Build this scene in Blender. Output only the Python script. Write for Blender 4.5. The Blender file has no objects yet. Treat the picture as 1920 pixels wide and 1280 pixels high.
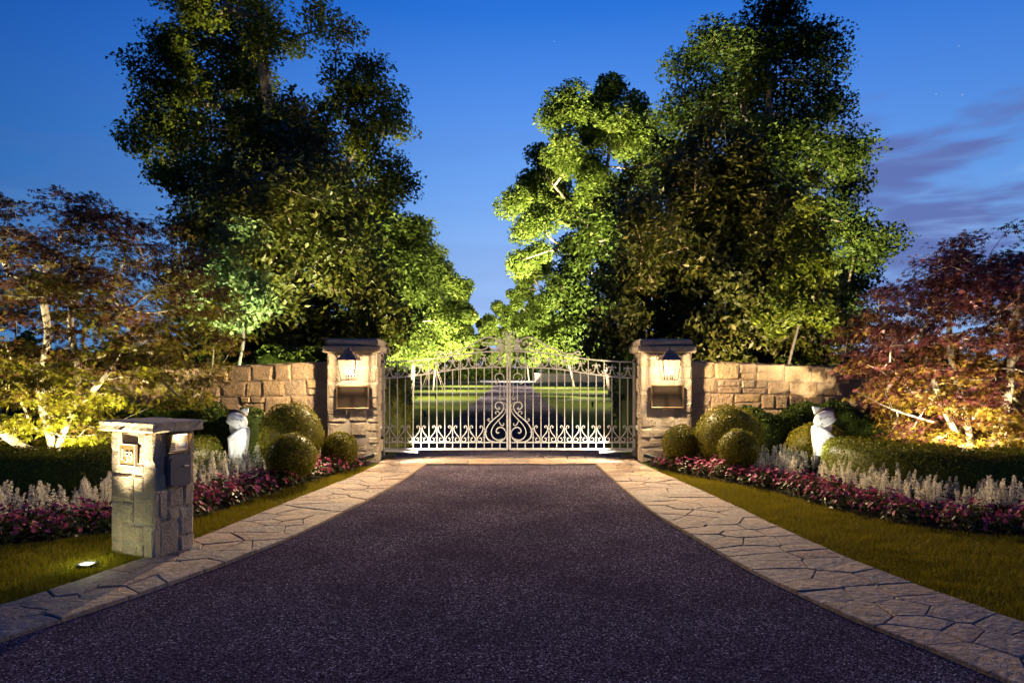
import bpy, math, random
import numpy as np
from mathutils import Vector, Matrix
R = math.radians
sc = bpy.context.scene
COL = sc.collection

# ---------------------------------------------------------------- camera
EYE = 1.65
cam_d = bpy.data.cameras.new('camera')
cam_d.lens = 24; cam_d.sensor_width = 36; cam_d.shift_y = 0.0286
cam_d.clip_start = 0.05; cam_d.clip_end = 3000
cam = bpy.data.objects.new('camera', cam_d)
COL.objects.link(cam)
cam.location = (0, 0, EYE); cam.rotation_euler = (math.pi/2, 0, 0)
sc.camera = cam

# ---------------------------------------------------------------- render settings / exposure
sc.view_settings.view_transform = 'Standard'
sc.view_settings.look = 'None'
sc.view_settings.exposure = 0.0
sc.view_settings.gamma = 1.0
sc.view_settings.use_curve_mapping = False
cy = sc.cycles
cy.use_denoising = True
cy.denoising_input_passes = 'RGB_ALBEDO_NORMAL'
cy.denoising_prefilter = 'ACCURATE'
cy.max_bounces = 5; cy.diffuse_bounces = 2; cy.glossy_bounces = 2
cy.transmission_bounces = 4; cy.transparent_max_bounces = 8
cy.sample_clamp_indirect = 3.0; cy.sample_clamp_direct = 0
cy.caustics_reflective = False; cy.caustics_refractive = False
cy.use_light_tree = True
cy.use_adaptive_sampling = False
sc.render.filter_size = 1.1

# ---------------------------------------------------------------- node helper
class NT:
    def __init__(s, tree): s.t = tree; s.n = tree.nodes; s.l = tree.links
    def new(s, typ, **kw):
        nd = s.n.new(typ)
        for k, v in kw.items(): setattr(nd, k, v)
        return nd
    def link(s, a, b): s.l.new(a, b)
    def put(s, sock, v):
        if hasattr(v, 'is_output') or isinstance(v, bpy.types.NodeSocket): s.l.new(v, sock)
        else:
            if isinstance(v, (tuple, list)) and len(v) == 3 and sock.type == 'RGBA': v = (*v, 1)
            sock.default_value = v
    def math(s, op, a, b=None, c=None, clamp=False):
        nd = s.new('ShaderNodeMath', operation=op); nd.use_clamp = clamp
        s.put(nd.inputs[0], a)
        if b is not None: s.put(nd.inputs[1], b)
        if c is not None: s.put(nd.inputs[2], c)
        return nd.outputs[0]
    def noise(s, vec, scale, detail=3, rough=.55, dist=0.0):
        nd = s.new('ShaderNodeTexNoise')
        if vec is not None: s.link(vec, nd.inputs['Vector'])
        nd.inputs['Scale'].default_value = scale; nd.inputs['Detail'].default_value = detail
        nd.inputs['Roughness'].default_value = rough; nd.inputs['Distortion'].default_value = dist
        return nd.outputs[0]
    def ramp(s, fac, stops, interp='LINEAR'):
        nd = s.new('ShaderNodeValToRGB'); cr = nd.color_ramp; cr.interpolation = interp
        while len(cr.elements) < len(stops): cr.elements.new(.5)
        for e, (p, c) in zip(cr.elements, stops):
            e.position = p; e.color = (*c, 1) if len(c) == 3 else c
        s.put(nd.inputs[0], fac)
        return nd.outputs[0]
    def mix(s, fac, a, b, blend='MIX'):
        nd = s.new('ShaderNodeMix', data_type='RGBA', blend_type=blend)
        s.put(nd.inputs[0], fac); s.put(nd.inputs[6], a); s.put(nd.inputs[7], b)
        return nd.outputs[2]
    def mapr(s, v, a, b, c=0., d=1., smooth=True):
        nd = s.new('ShaderNodeMapRange', interpolation_type='SMOOTHSTEP' if smooth else 'LINEAR')
        s.put(nd.inputs[0], v); nd.inputs[1].default_value = a; nd.inputs[2].default_value = b
        nd.inputs[3].default_value = c; nd.inputs[4].default_value = d
        return nd.outputs[0]

# ---------------------------------------------------------------- dusk sky
world = bpy.data.worlds.new('World'); sc.world = world; world.use_nodes = True
W = NT(world.node_tree)
SKY_STRENGTH = 1.0
bg = W.n['Background']
tc = W.new('ShaderNodeTexCoord')
sep = W.new('ShaderNodeSeparateXYZ'); W.link(tc.outputs['Generated'], sep.inputs[0])
# clear-dusk gradient by elevation (sine), deep blue overhead, paler at the horizon
elev = sep.outputs[2]
grad = W.ramp(elev, [(0.0, (.44, .60, .95)), (.15, (.30, .505, .94)), (.25, (.175, .395, .90)),
                     (.361, (.09, .283, .84)), (.466, (.024, .175, .70)), (.70, (.022, .095, .46)), (1.0, (.024, .070, .38))])
# the sky deepens away from the afterglow
side = W.math('MULTIPLY', W.mapr(sep.outputs[0], -.80, .05, .28, 1.0), W.math('MULTIPLY', W.mapr(sep.outputs[0], .1, .9, 1.0, .70), W.mapr(sep.outputs[1], -.6, .45, .30, 1.0)))
_cc = W.new('ShaderNodeCombineColor')
grad = W.mix(1.0, grad, _cc.outputs[0], 'MULTIPLY')
W.link(W.math('POWER', side, 1.8), _cc.inputs[0]); W.link(side, _cc.inputs[1]); W.link(W.math('POWER', side, .67), _cc.inputs[2])
# thin stretched cloud bands
mp = W.new('ShaderNodeMapping'); W.link(tc.outputs['Generated'], mp.inputs[0])
mp.inputs['Scale'].default_value = (1.0, 1.0, 5.2); mp.inputs['Location'].default_value = (.33, .1, .62)
cl = W.noise(mp.outputs[0], 3.4, 4, .52, .35)
cl_hi = W.noise(mp.outputs[0], 6.5, 3, .5, .5)
band = W.math('MULTIPLY', W.mapr(elev, .02, .09), W.mapr(elev, .26, .38, 1, 0))
east = W.mapr(sep.outputs[0], .02, .5, .12, 1)
mask = W.math('MULTIPLY', W.math('MULTIPLY', W.mapr(cl, .45, .58), band), east)
c1 = W.mix(W.math('MULTIPLY', mask, .88), grad, (.115, .155, .42))
bright = W.math('MULTIPLY', W.math('MULTIPLY', W.mapr(cl_hi, .50, .66), W.mapr(elev, .30, .14)), east)
c2 = W.mix(W.math('MULTIPLY', bright, .6), c1, (.30, .52, .95))
# a few faint stars
vor = W.new('ShaderNodeTexVoronoi'); W.link(tc.outputs['Generated'], vor.inputs['Vector']); vor.inputs['Scale'].default_value = 26
star = W.math('LESS_THAN', vor.outputs['Distance'], .020)
c3 = W.mix(W.math('MULTIPLY', star, W.mapr(elev, .2, .4, 0, .5)), c2, (.8, .9, 1.0))
W.link(c3, bg.inputs['Color']); bg.inputs['Strength'].default_value = SKY_STRENGTH

# the last of the dusk glow: one very soft, very weak sun from the west, just above the horizon
sun_d = bpy.data.lights.new('dusk_sun', 'SUN'); sun_d.energy = 0.03; sun_d.angle = R(25); sun_d.color = (.8, .75, 1.0)
sun = bpy.data.objects.new('dusk_sun', sun_d); COL.objects.link(sun)
sun.rotation_euler = (R(72), 0, R(60))

# ---------------------------------------------------------------- scene helpers
def tag(o, label=None, cat=None, group=None, kind=None):
    if label: o['label'] = label
    if cat: o['category'] = cat
    if group: o['group'] = group
    if kind: o['kind'] = kind
    return o
def empty(name, loc, rz=0.0, label=None, cat=None, group=None):
    o = bpy.data.objects.new(name, None); COL.objects.link(o)
    o.location = loc; o.rotation_euler = (0, 0, rz); o.empty_display_size = .1
    return tag(o, label, cat, group)
def link(name, me, parent=None, loc=(0, 0, 0), rot=(0, 0, 0), scale=(1, 1, 1)):
    o = bpy.data.objects.new(name, me); COL.objects.link(o)
    if parent is not None: o.parent = parent
    o.location = loc; o.rotation_euler = rot; o.scale = scale
    return o
def mesh_np(name, V, groups, mats, smooth=False, attr=None, matidx=None):
    """V (n,3); groups: list of int arrays (m,k); mats: list; attr: per-vertex float 'tint'."""
    me = bpy.data.meshes.new(name)
    V = np.asarray(V, dtype=np.float32)
    loops = np.concatenate([np.asarray(g, dtype=np.int32).ravel() for g in groups])
    tot = np.concatenate([np.full(len(g), np.asarray(g).shape[1], dtype=np.int32) for g in groups])
    start = np.concatenate([[0], np.cumsum(tot)[:-1]]).astype(np.int32)
    me.vertices.add(len(V)); me.vertices.foreach_set('co', V.ravel())
    me.loops.add(len(loops)); me.loops.foreach_set('vertex_index', loops)
    me.polygons.add(len(tot)); me.polygons.foreach_set('loop_start', start); me.polygons.foreach_set('loop_total', tot)
    if smooth: me.polygons.foreach_set('use_smooth', np.ones(len(tot), dtype=bool))
    if matidx is not None: me.polygons.foreach_set('material_index', np.asarray(matidx, dtype=np.int32))
    for m in mats: me.materials.append(m)
    if attr is not None:
        a = me.attributes.new('tint', 'FLOAT', 'POINT'); a.data.foreach_set('value', np.asarray(attr, dtype=np.float32))
    me.update(calc_edges=True)
    return me

class MB:
    """collects plain shapes into one mesh"""
    def __init__(s): s.v = []; s.f = []; s.m = []
    def add(s, vs, fs, mi=0):
        b = len(s.v); s.v += [tuple(v) for v in vs]
        s.f += [tuple(i + b for i in f) for f in fs]; s.m += [mi]*len(fs); return s
    def box(s, c, d, mi=0, bev=0.0, taper=1.0, M=None):
        x, y, z = d[0]/2, d[1]/2, d[2]/2
        if bev <= 0:
            vs = [(sx*x*(taper if sz > 0 else 1), sy*y*(taper if sz > 0 else 1), sz*z) for sz in (-1, 1) for sx, sy in ((-1,-1),(1,-1),(1,1),(-1,1))]
            fs = [(3,2,1,0),(4,5,6,7),(0,1,5,4),(1,2,6,5),(2,3,7,6),(3,0,4,7)]
        else:
            b = min(bev, x*.9, y*.9, z*.9); vs = []
            def ring(ix, iy, zz, t):
                return [(sx*ix*t, sy*iy*t, zz) for sx, sy in ((-1,-1),(1,-1),(1,1),(-1,1))]
            vs = ring(x-b, y-b, -z, 1) + ring(x, y, -z+b, 1) + ring(x, y, z-b, taper) + ring(x-b, y-b, z, taper)
            fs = [(3,2,1,0), (12,13,14,15)]
            for k in range(3):
                for i in range(4):
                    j = (i+1) % 4
                    fs.append((k*4+i, k*4+j, k*4+4+j, k*4+4+i))
        if M is not None: vs = [tuple(M @ Vector(v)) for v in vs]
        return s.add([(v[0]+c[0], v[1]+c[1], v[2]+c[2]) for v in vs], fs, mi)
    def tube(s, pts, rad, n=8, mi=0, cap=True):
        pts = [Vector(p) for p in pts]; N = len(pts)
        rad = [rad]*N if not hasattr(rad, '__len__') else rad
        vs = []; fs = []
        up = None
        for i, p in enumerate(pts):
            t = (pts[min(i+1, N-1)] - pts[max(i-1, 0)]).normalized()
            if up is None:
                up = t.orthogonal().normalized()
            up = (up - t*up.dot(t)); up = up.normalized() if up.length > 1e-6 else t.orthogonal().normalized()
            sd = t.cross(up)
            for k in range(n):
                a = 2*math.pi*k/n
                vs.append(p + (up*math.cos(a) + sd*math.sin(a))*rad[i])
        for i in range(N-1):
            for k in range(n):
                fs.append((i*n+k, i*n+(k+1) % n, (i+1)*n+(k+1) % n, (i+1)*n+k))
        if cap: fs += [tuple(range(n-1, -1, -1)), tuple(range((N-1)*n, N*n))]
        return s.add(vs, fs, mi)
    def lathe(s, prof, c=(0, 0, 0), n=16, mi=0):
        vs = []; fs = []
        for r, z in prof:
            for k in range(n):
                a = 2*math.pi*k/n; vs.append((c[0]+r*math.cos(a), c[1]+r*math.sin(a), c[2]+z))
        for i in range(len(prof)-1):
            for k in range(n): fs.append((i*n+k, i*n+(k+1) % n, (i+1)*n+(k+1) % n, (i+1)*n+k))
        fs += [tuple(range(n-1, -1, -1)), tuple(range((len(prof)-1)*n, len(prof)*n))]
        return s.add(vs, fs, mi)
    def prism(s, poly, y0, y1, mi=0):
        """polygon in x-z extruded along y"""
        n = len(poly); vs = [(x, y0, z) for x, z in poly] + [(x, y1, z) for x, z in poly]
        fs = [tuple(range(n)), tuple(range(2*n-1, n-1, -1))] + [(i, i+n, (i+1) % n+n, (i+1) % n) for i in range(n)]
        return s.add(vs, fs, mi)
    def flat(s, path, w, d, y=0.0, mi=0, taper_end=.55):
        """flat iron bar swept along a path in the x-z plane, w in the plane, d across it"""
        P = np.array(path, float); N = len(P)
        T = np.gradient(P, axis=0); T /= np.maximum(np.linalg.norm(T, axis=1, keepdims=True), 1e-9)
        Nn = np.stack([-T[:, 1], T[:, 0]], 1); vs = []; fs = []
        for i in range(N):
            k = w/2*(taper_end + (1-taper_end)*min(1, min(i, N-1-i)/3))
            a = P[i]+Nn[i]*k; b = P[i]-Nn[i]*k
            vs += [(a[0], y-d/2, a[1]), (b[0], y-d/2, b[1]), (b[0], y+d/2, b[1]), (a[0], y+d/2, a[1])]
        for i in range(N-1):
            for k in range(4): fs.append((i*4+k, i*4+(k+1) % 4, i*4+4+(k+1) % 4, i*4+4+k))
        fs += [(3,2,1,0), (N*4-4, N*4-3, N*4-2, N*4-1)]
        return s.add(vs, fs, mi)
    def mesh(s, name, mats, smooth=False):
        me = bpy.data.meshes.new(name); me.from_pydata(s.v, [], s.f)
        for m in (mats if isinstance(mats, (list, tuple)) else [mats]): me.materials.append(m)
        if any(s.m): me.polygons.foreach_set('material_index', s.m)
        if smooth:
            me.polygons.foreach_set('use_smooth', [True]*len(s.f))
            try: me.set_sharp_from_angle(angle=R(45))
            except Exception: pass
        me.update(); return me
    def build(s, name, mats, parent=None, smooth=False, loc=(0,0,0), rot=(0,0,0)):
        return link(name, s.mesh(name, mats, smooth), parent, loc, rot)

def catmull(pts, n=5):
    P = [np.array(p, float) for p in pts]; P = [2*P[0]-P[1]] + P + [2*P[-1]-P[-2]]
    out = []
    for i in range(1, len(P)-2):
        for k in range(n):
            t = k/n
            out.append(.5*((2*P[i]) + (-P[i-1]+P[i+1])*t + (2*P[i-1]-5*P[i]+4*P[i+1]-P[i+2])*t*t + (-P[i-1]+3*P[i]-3*P[i+1]+P[i+2])*t**3))
    out.append(P[-2]); return np.array(out)
def at(px, py, Y):
    """world point that the photograph's pixel (px, py) shows at depth Y metres"""
    return Vector(((px-960)/1280*Y, Y, EYE+(695-py)/1280*Y))
# ================================================================= materials
def material(name):
    m = bpy.data.materials.new(name); m.use_nodes = True
    t = NT(m.node_tree); return m, t, t.n['Principled BSDF']
def bump(t, b, h, strength=.5, dist=.02):
    nd = t.new('ShaderNodeBump'); nd.inputs['Strength'].default_value = strength; nd.inputs['Distance'].default_value = dist
    t.link(h, nd.inputs['Height']); t.link(nd.outputs[0], b.inputs['Normal'])
def pos(t): return t.new('ShaderNodeNewGeometry').outputs['Position']
def stone_mat(name, stops, bs=.7, grain=1.0, rough=.9):
    m, t, b = material(name)
    p = pos(t); rnd = t.new('ShaderNodeObjectInfo').outputs['Random']
    base = t.ramp(rnd, stops)
    blot = t.noise(p, 5, 5, .6, .4); fine = t.noise(p, 38*grain, 4, .65)
    c = t.mix(t.mapr(blot, .35, .7, 0, .5), base, (.13, .105, .085))
    c = t.mix(t.mapr(fine, .42, .72, 0, .75), c, t.mix(.5, base, (.55, .49, .41)))
    c = t.mix(t.mapr(t.noise(p, 70*grain, 2, .6), (.60), .70, 0, .7), c, (.06, .05, .045))
    t.put(b.inputs['Base Color'], c); b.inputs['Roughness'].default_value = rough
    b.inputs['Specular IOR Level'].default_value = .25
    h = t.math('ADD', t.math('MULTIPLY', t.noise(p, 14*grain, 5, .62, .6), .8), t.math('MULTIPLY', fine, .35))
    bump(t, b, h, bs, .035)
    return m
M = {}
M['wall_stone'] = stone_mat('wall_stone', [(0, (0.298, 0.184, 0.097)), (.2, (0.392, 0.265, 0.142)), (.4, (0.486, 0.315, 0.142)), (.55, (0.361, 0.242, 0.148)), (.7, (0.549, 0.367, 0.171)), (.85, (0.329, 0.220, 0.137)), (1, (0.470, 0.346, 0.199))], .9)
M['pillar_stone'] = stone_mat('pillar_stone', [(0, (0.285, 0.225, 0.153)), (.25, (0.342, 0.271, 0.180)), (.5, (0.257, 0.194, 0.134)), (.75, (0.361, 0.293, 0.199)), (1, (0.304, 0.244, 0.172))], .8)
M['cap_stone'] = stone_mat('cap_stone', [(0, (0.314, 0.244, 0.160)), (1, (0.342, 0.271, 0.187))], .7)
M['grey_stone'] = stone_mat('grey_stone', [(0, (0.437, 0.320, 0.194)), (.3, (0.578, 0.425, 0.254)), (.6, (0.384, 0.284, 0.176)), (1, (0.630, 0.469, 0.277))], 1.0, 1.4)
M['slab_stone'] = stone_mat('slab_stone', [(0, (.10, .09, .095)), (1, (.12, .105, .105))], .6, 1.5)
M['flag_stone'] = stone_mat('flag_stone', [(0, (.20, .125, .085)), (.15, (.30, .185, .115)), (.3, (.22, .165, .125)), (.45, (.36, .235, .135)), (.6, (.25, .165, .120)), (.75, (.19, .145, .12)), (.88, (.33, .225, .155)), (1, (.27, .18, .105))], .8, .6, .85)

def plain(name, col, rough=.6, metal=0.0, spec=.4, nscale=30, namp=.25, bs=0.0):
    m, t, b = material(name)
    n = t.noise(pos(t), nscale, 4, .6)
    dark = tuple(c*(1-namp) for c in col); lite = tuple(min(1, c*(1+namp)) for c in col)
    t.put(b.inputs['Base Color'], t.ramp(n, [(.3, dark), (.7, lite)]))
    b.inputs['Roughness'].default_value = rough; b.inputs['Metallic'].default_value = metal
    b.inputs['Specular IOR Level'].default_value = spec
    if bs: bump(t, b, n, bs, .01)
    return m
M['mortar'] = plain('mortar', (.30, .255, .205), .95, nscale=60, namp=.25, bs=.4)
M['joint'] = plain('joint', (.075, .060, .048), 1.0, nscale=40, namp=.4)
M['iron'] = plain('iron', (.40, .38, .35), .42, .35, .5, 22, .28, .15)
M['dark_iron'] = plain('dark_iron', (.045, .038, .033), .5, .4, .5, 25, .3)
M['black_metal'] = plain('black_metal', (.018, .017, .017), .45, .2, .5)
M['bronze'] = plain('bronze', (.024, .0145, .008), .75, .0, .25, 14, .25)
M['bronze_edge'] = plain('bronze_edge', (.20, .135, .07), .45, .5, .5, 30, .15)
M['copper_roof'] = plain('copper_roof', (.24, .17, .12), .55, .3, .5, 18, .3)
M['brass_plate'] = plain('brass_plate', (.22, .125, .045), .5, .35, .5, 40, .12)
M['brass_pale'] = plain('brass_pale', (.80, .66, .42), .45, .2, .5, 40, .06)
M['mailbox_metal'] = plain('mailbox_metal', (.10, .085, .09), .5, .2, .5, 20, .15)
M['white_paint'] = plain('white_paint', (.74, .73, .70), .5, 0, .4, 12, .05)
M['marble'] = plain('marble', (.76, .75, .73), .45, 0, .45, 9, .05)
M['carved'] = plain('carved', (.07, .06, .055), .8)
M['pale_block'] = plain('pale_block', (.50, .46, .38), .8, nscale=16, namp=.15, bs=.3)
M['soil'] = plain('soil', (.020, .014, .010), 1.0, 0, .1, 25, .5, .8)
M['fence_wood'] = plain('fence_wood', (.035, .03, .027), .8, nscale=8, namp=.3)
M['stake_wood'] = plain('stake_wood', (.15, .12, .085), .8, nscale=12, namp=.2)
M['far_stone'] = stone_mat('far_stone', [(0, (.36, .32, .24)), (1, (.46, .41, .31))], .6, .35)
M['far_paving'] = plain('far_paving', (.38, .34, .30), .9, nscale=1.5, namp=.25)

def bark(name, a, bcol):
    m, t, b = material(name); p = pos(t)
    mp = t.new('ShaderNodeMapping'); t.link(p, mp.inputs[0]); mp.inputs['Scale'].default_value = (1, 1, .22)
    n = t.noise(mp.outputs[0], 26, 5, .65, .5)
    t.put(b.inputs['Base Color'], t.ramp(n, [(.3, a), (.7, bcol)])); b.inputs['Roughness'].default_value = .9
    bump(t, b, n, .7, .02); return m
M['bark'] = bark('bark', (.07, .055, .04), (.17, .135, .10))
M['dark_bark'] = bark('dark_bark', (.025, .02, .015), (.06, .048, .035))
M['maple_bark'] = bark('maple_bark', (.16, .13, .095), (.28, .24, .18))
M['pale_bark'] = bark('pale_bark', (.16, .12, .09), (.30, .24, .18))

def leaf_mat(name, stops, trans=.35, rough=.45, spec=.35, tcol=None):
    m, t, b = material(name)
    a = t.new('ShaderNodeAttribute'); a.attribute_name = 'tint'
    c = t.ramp(a.outputs['Fac'], stops)
    t.put(b.inputs['Base Color'], c); b.inputs['Roughness'].default_value = rough
    b.inputs['Specular IOR Level'].default_value = spec
    tr = t.new('ShaderNodeBsdfTranslucent')
    t.put(tr.inputs['Color'], t.mix(.6, c, tcol, 'MIX') if tcol else c)
    mx = t.new('ShaderNodeMixShader'); mx.inputs[0].default_value = trans
    t.link(b.outputs[0], mx.inputs[1]); t.link(tr.outputs[0], mx.inputs[2])
    t.link(mx.outputs[0], t.n['Material Output'].inputs['Surface'])
    return m
M['leaf_oak'] = leaf_mat('leaf_oak', [(0, (.030, .045, .004)), (.6, (.075, .10, .007)), (1, (.14, .155, .012))], .4, .55, .15)
M['leaf_holly'] = leaf_mat('leaf_holly', [(0, (.020, .026, .004)), (.6, (.052, .060, .009)), (1, (.13, .115, .022))], .2, .42, .22)
M['leaf_lime'] = leaf_mat('leaf_lime', [(0, (.055, .09, .014)), (.6, (.10, .145, .022)), (1, (.18, .205, .04))], .42, .55, .15)
M['leaf_mint'] = leaf_mat('leaf_mint', [(0, (.06, .10, .03)), (.6, (.11, .16, .05)), (1, (.16, .20, .08))], .3, .5, .2)  # pale green of the uplit branch put into the leaf colour
M['leaf_dark'] = leaf_mat('leaf_dark', [(0, (0.017, 0.031, 0.005)), (.6, (0.042, 0.067, 0.009)), (1, (0.084, 0.112, 0.016))], .3, .55, .15)
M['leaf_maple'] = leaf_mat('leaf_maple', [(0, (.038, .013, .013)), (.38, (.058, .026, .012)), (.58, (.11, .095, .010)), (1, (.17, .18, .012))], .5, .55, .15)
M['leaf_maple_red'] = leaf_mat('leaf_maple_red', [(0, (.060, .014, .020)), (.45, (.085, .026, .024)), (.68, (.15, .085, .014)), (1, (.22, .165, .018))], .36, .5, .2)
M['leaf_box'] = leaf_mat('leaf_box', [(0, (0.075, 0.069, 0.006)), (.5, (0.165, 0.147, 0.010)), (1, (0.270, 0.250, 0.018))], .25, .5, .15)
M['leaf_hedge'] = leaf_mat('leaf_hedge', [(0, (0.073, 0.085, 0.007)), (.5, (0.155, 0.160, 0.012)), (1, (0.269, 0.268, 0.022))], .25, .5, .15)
M['leaf_flower'] = leaf_mat('leaf_flower', [(0, (.03, .035, .008)), (1, (.09, .085, .02))], .25, .5, .2)
M['petal_white'] = leaf_mat('petal_white', [(0, (.66, .58, .42)), (1, (.88, .82, .66))], .3, .6, .2)
M['petal_pink'] = leaf_mat('petal_pink', [(0, (0.213, 0.031, 0.066)), (.5, (0.325, 0.060, 0.120)), (1, (0.450, 0.106, 0.180))], .25, .6, .15)
M['blade'] = leaf_mat('blade', [(0, (0.095, 0.083, 0.004)), (.5, (0.182, 0.147, 0.006)), (.9, (0.276, 0.217, 0.010)), (1, (0.380, 0.275, 0.040))], .3, .6, .12)

def grass_mat():
    m, t, b = material('lawn_grass'); p = pos(t)
    n1 = t.noise(p, .5, 4, .6); n2 = t.noise(p, 60, 3, .7)
    c = t.ramp(n2, [(.3, (.035, .045, .004)), (.7, (.10, .12, .010))])
    c = t.mix(t.mapr(n1, .4, .65, 0, .5), c, (.07, .085, .006))
    t.put(b.inputs['Base Color'], c); b.inputs['Roughness'].default_value = .9; b.inputs['Specular IOR Level'].default_value = .1
    bump(t, b, n2, .8, .03); return m
M['lawn'] = grass_mat()
def asphalt_mat():
    m, t, b = material('asphalt'); p = pos(t)
    v = t.new('ShaderNodeTexVoronoi'); t.link(p, v.inputs['Vector']); v.inputs['Scale'].default_value = 128
    sepc = t.new('ShaderNodeSeparateColor'); t.link(v.outputs['Color'], sepc.inputs[0])
    n = t.noise(p, 1.1, 5, .6)
    chip = t.ramp(sepc.outputs[0], [(0, (.010, .007, .010)), (.45, (.045, .033, .047)), (.75, (.10, .077, .105)), (.92, (.20, .165, .21)), (.975, (.36, .32, .37)), (1, (.62, .60, .62))])
    c = t.mix(t.mapr(n, .36, .66, 0, .5), chip, (.034, .025, .037))
    t.put(b.inputs['Base Color'], c)
    t.put(b.inputs['Roughness'], t.ramp(sepc.outputs[1], [(0, (.7,)*3), (.4, (.9,)*3), (1, (1,)*3)]))
    b.inputs['Specular IOR Level'].default_value = 0
    h = t.math('ADD', t.math('MULTIPLY', t.math('SUBTRACT', 1.0, v.outputs['Distance']), 1.0), t.math('MULTIPLY', sepc.outputs[2], .6))
    bump(t, b, h, .4, .010); return m
M['asphalt'] = asphalt_mat()

def emit(name, col, strength):
    m, t, b = material(name)
    b.inputs['Base Color'].default_value = (*col, 1); b.inputs['Emission Color'].default_value = (*col, 1)
    b.inputs['Emission Strength'].default_value = strength
    m.cycles.emission_sampling = 'NONE'; return m      # the lamps themselves light the place; these only show the lit part
WARM = (1.0, .66, .34)
M['bulb'] = emit('bulb', (1.0, .80, .52), 40)
M['lens_warm'] = emit('lens_warm', (1.0, .85, .55), 30)
M['lens_white'] = emit('lens_white', (1.0, .97, .66), 9)
M['violet_led'] = emit('violet_led', (.5, .2, 1.0), 2.5)
M['box_lamp'] = emit('box_lamp', (1.0, .80, .55), 6)
def glass_mat():
    m, t, b = material('lantern_glass')
    tr = t.new('ShaderNodeBsdfTransparent'); tr.inputs[0].default_value = (.97, .95, .9, 1)
    gl = t.new('ShaderNodeBsdfGlossy'); gl.inputs['Roughness'].default_value = .08
    fr = t.new('ShaderNodeBsdfTranslucent'); fr.inputs[0].default_value = (.9, .88, .84, 1)
    m0 = t.new('ShaderNodeMixShader'); m0.inputs[0].default_value = .06
    t.link(tr.outputs[0], m0.inputs[1]); t.link(fr.outputs[0], m0.inputs[2])
    mx = t.new('ShaderNodeMixShader'); mx.inputs[0].default_value = .05
    t.link(m0.outputs[0], mx.inputs[1]); t.link(gl.outputs[0], mx.inputs[2])
    t.link(mx.outputs[0], t.n['Material Output'].inputs['Surface']); return m
M['glass'] = glass_mat()

# ================================================================= leaves and trees
def rot_frames(nrm, rng):
    """random frames whose z axis is nrm: returns (N,3,3) columns = x,y,z"""
    n = nrm/np.maximum(np.linalg.norm(nrm, axis=1, keepdims=True), 1e-9)
    r = rng.normal(size=n.shape); x = r-(r*n).sum(1, keepdims=True)*n
    x /= np.maximum(np.linalg.norm(x, axis=1, keepdims=True), 1e-9)
    y = np.cross(n, x)
    return np.stack([x, y, n], 2)
def lobes(angs, lens, wid, droop):
    V = [(0, 0, 0)]; F = []
    for a, L in zip(angs, lens):
        a = R(a); d = np.array([math.cos(a), math.sin(a)]); q = np.array([-d[1], d[0]])
        b = len(V)
        for u, s, z in ((.5, wid, .02), (1, 0, -droop*L), (.5, -wid, .02)):
            pt = d*L*u + q*s*L; V.append((pt[0], pt[1], z))
        F.append((0, b+2, b+1, b))
    return np.array(V), np.array(F)
TPL = {
    'oval': (np.array([(-.5, 0, 0), (0, -.24, .07), (.5, 0, -.04), (0, .24, .07)]), np.array([(0, 1, 2), (0, 2, 3)])),
    'narrow': (np.array([(-.5, 0, 0), (0, -.12, .03), (.5, 0, -.1), (0, .12, .03)]), np.array([(0, 1, 2), (0, 2, 3)])),
    'palm': lobes((0, 38, -38, 82, -82), (.62, .56, .56, .42, .42), .15, .25),
    'broad': lobes((0, 55, -55), (.60, .48, .48), .30, .2),
    'sprig': lobes((0, 70, -70, 140), (.6, .5, .5, .45), .25, .2),
}
def leaf_arrays(P, nrm, size, tpl, rng):
    V0, F0 = TPL[tpl]; k = len(V0); N = len(P)
    fr = rot_frames(nrm, rng); s = np.asarray(size).reshape(-1, 1, 1)*np.ones((N, 1, 1))
    V = np.einsum('nij,kj->nki', fr, V0)*s + P[:, None, :]
    F = F0[None]+(np.arange(N)*k)[:, None, None]
    return V.reshape(-1, 3), F.reshape(-1, F0.shape[1]), k
def leaf_mesh(name, P, nrm, size, tpl, mat, rng, tint=None, extra=None):
    V, F, k = leaf_arrays(P, nrm, size, tpl, rng)
    if tint is None: tint = rng.beta(2, 2, len(P))
    tv = np.repeat(tint, k); groups = [F]
    if extra is not None:
        eV, eF = extra; groups.append(np.asarray(eF)+len(V)); V = np.concatenate([V, eV]); tv = np.concatenate([tv, np.full(len(eV), .15)])
    return mesh_np(name, V, groups, [mat], attr=tv)

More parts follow.
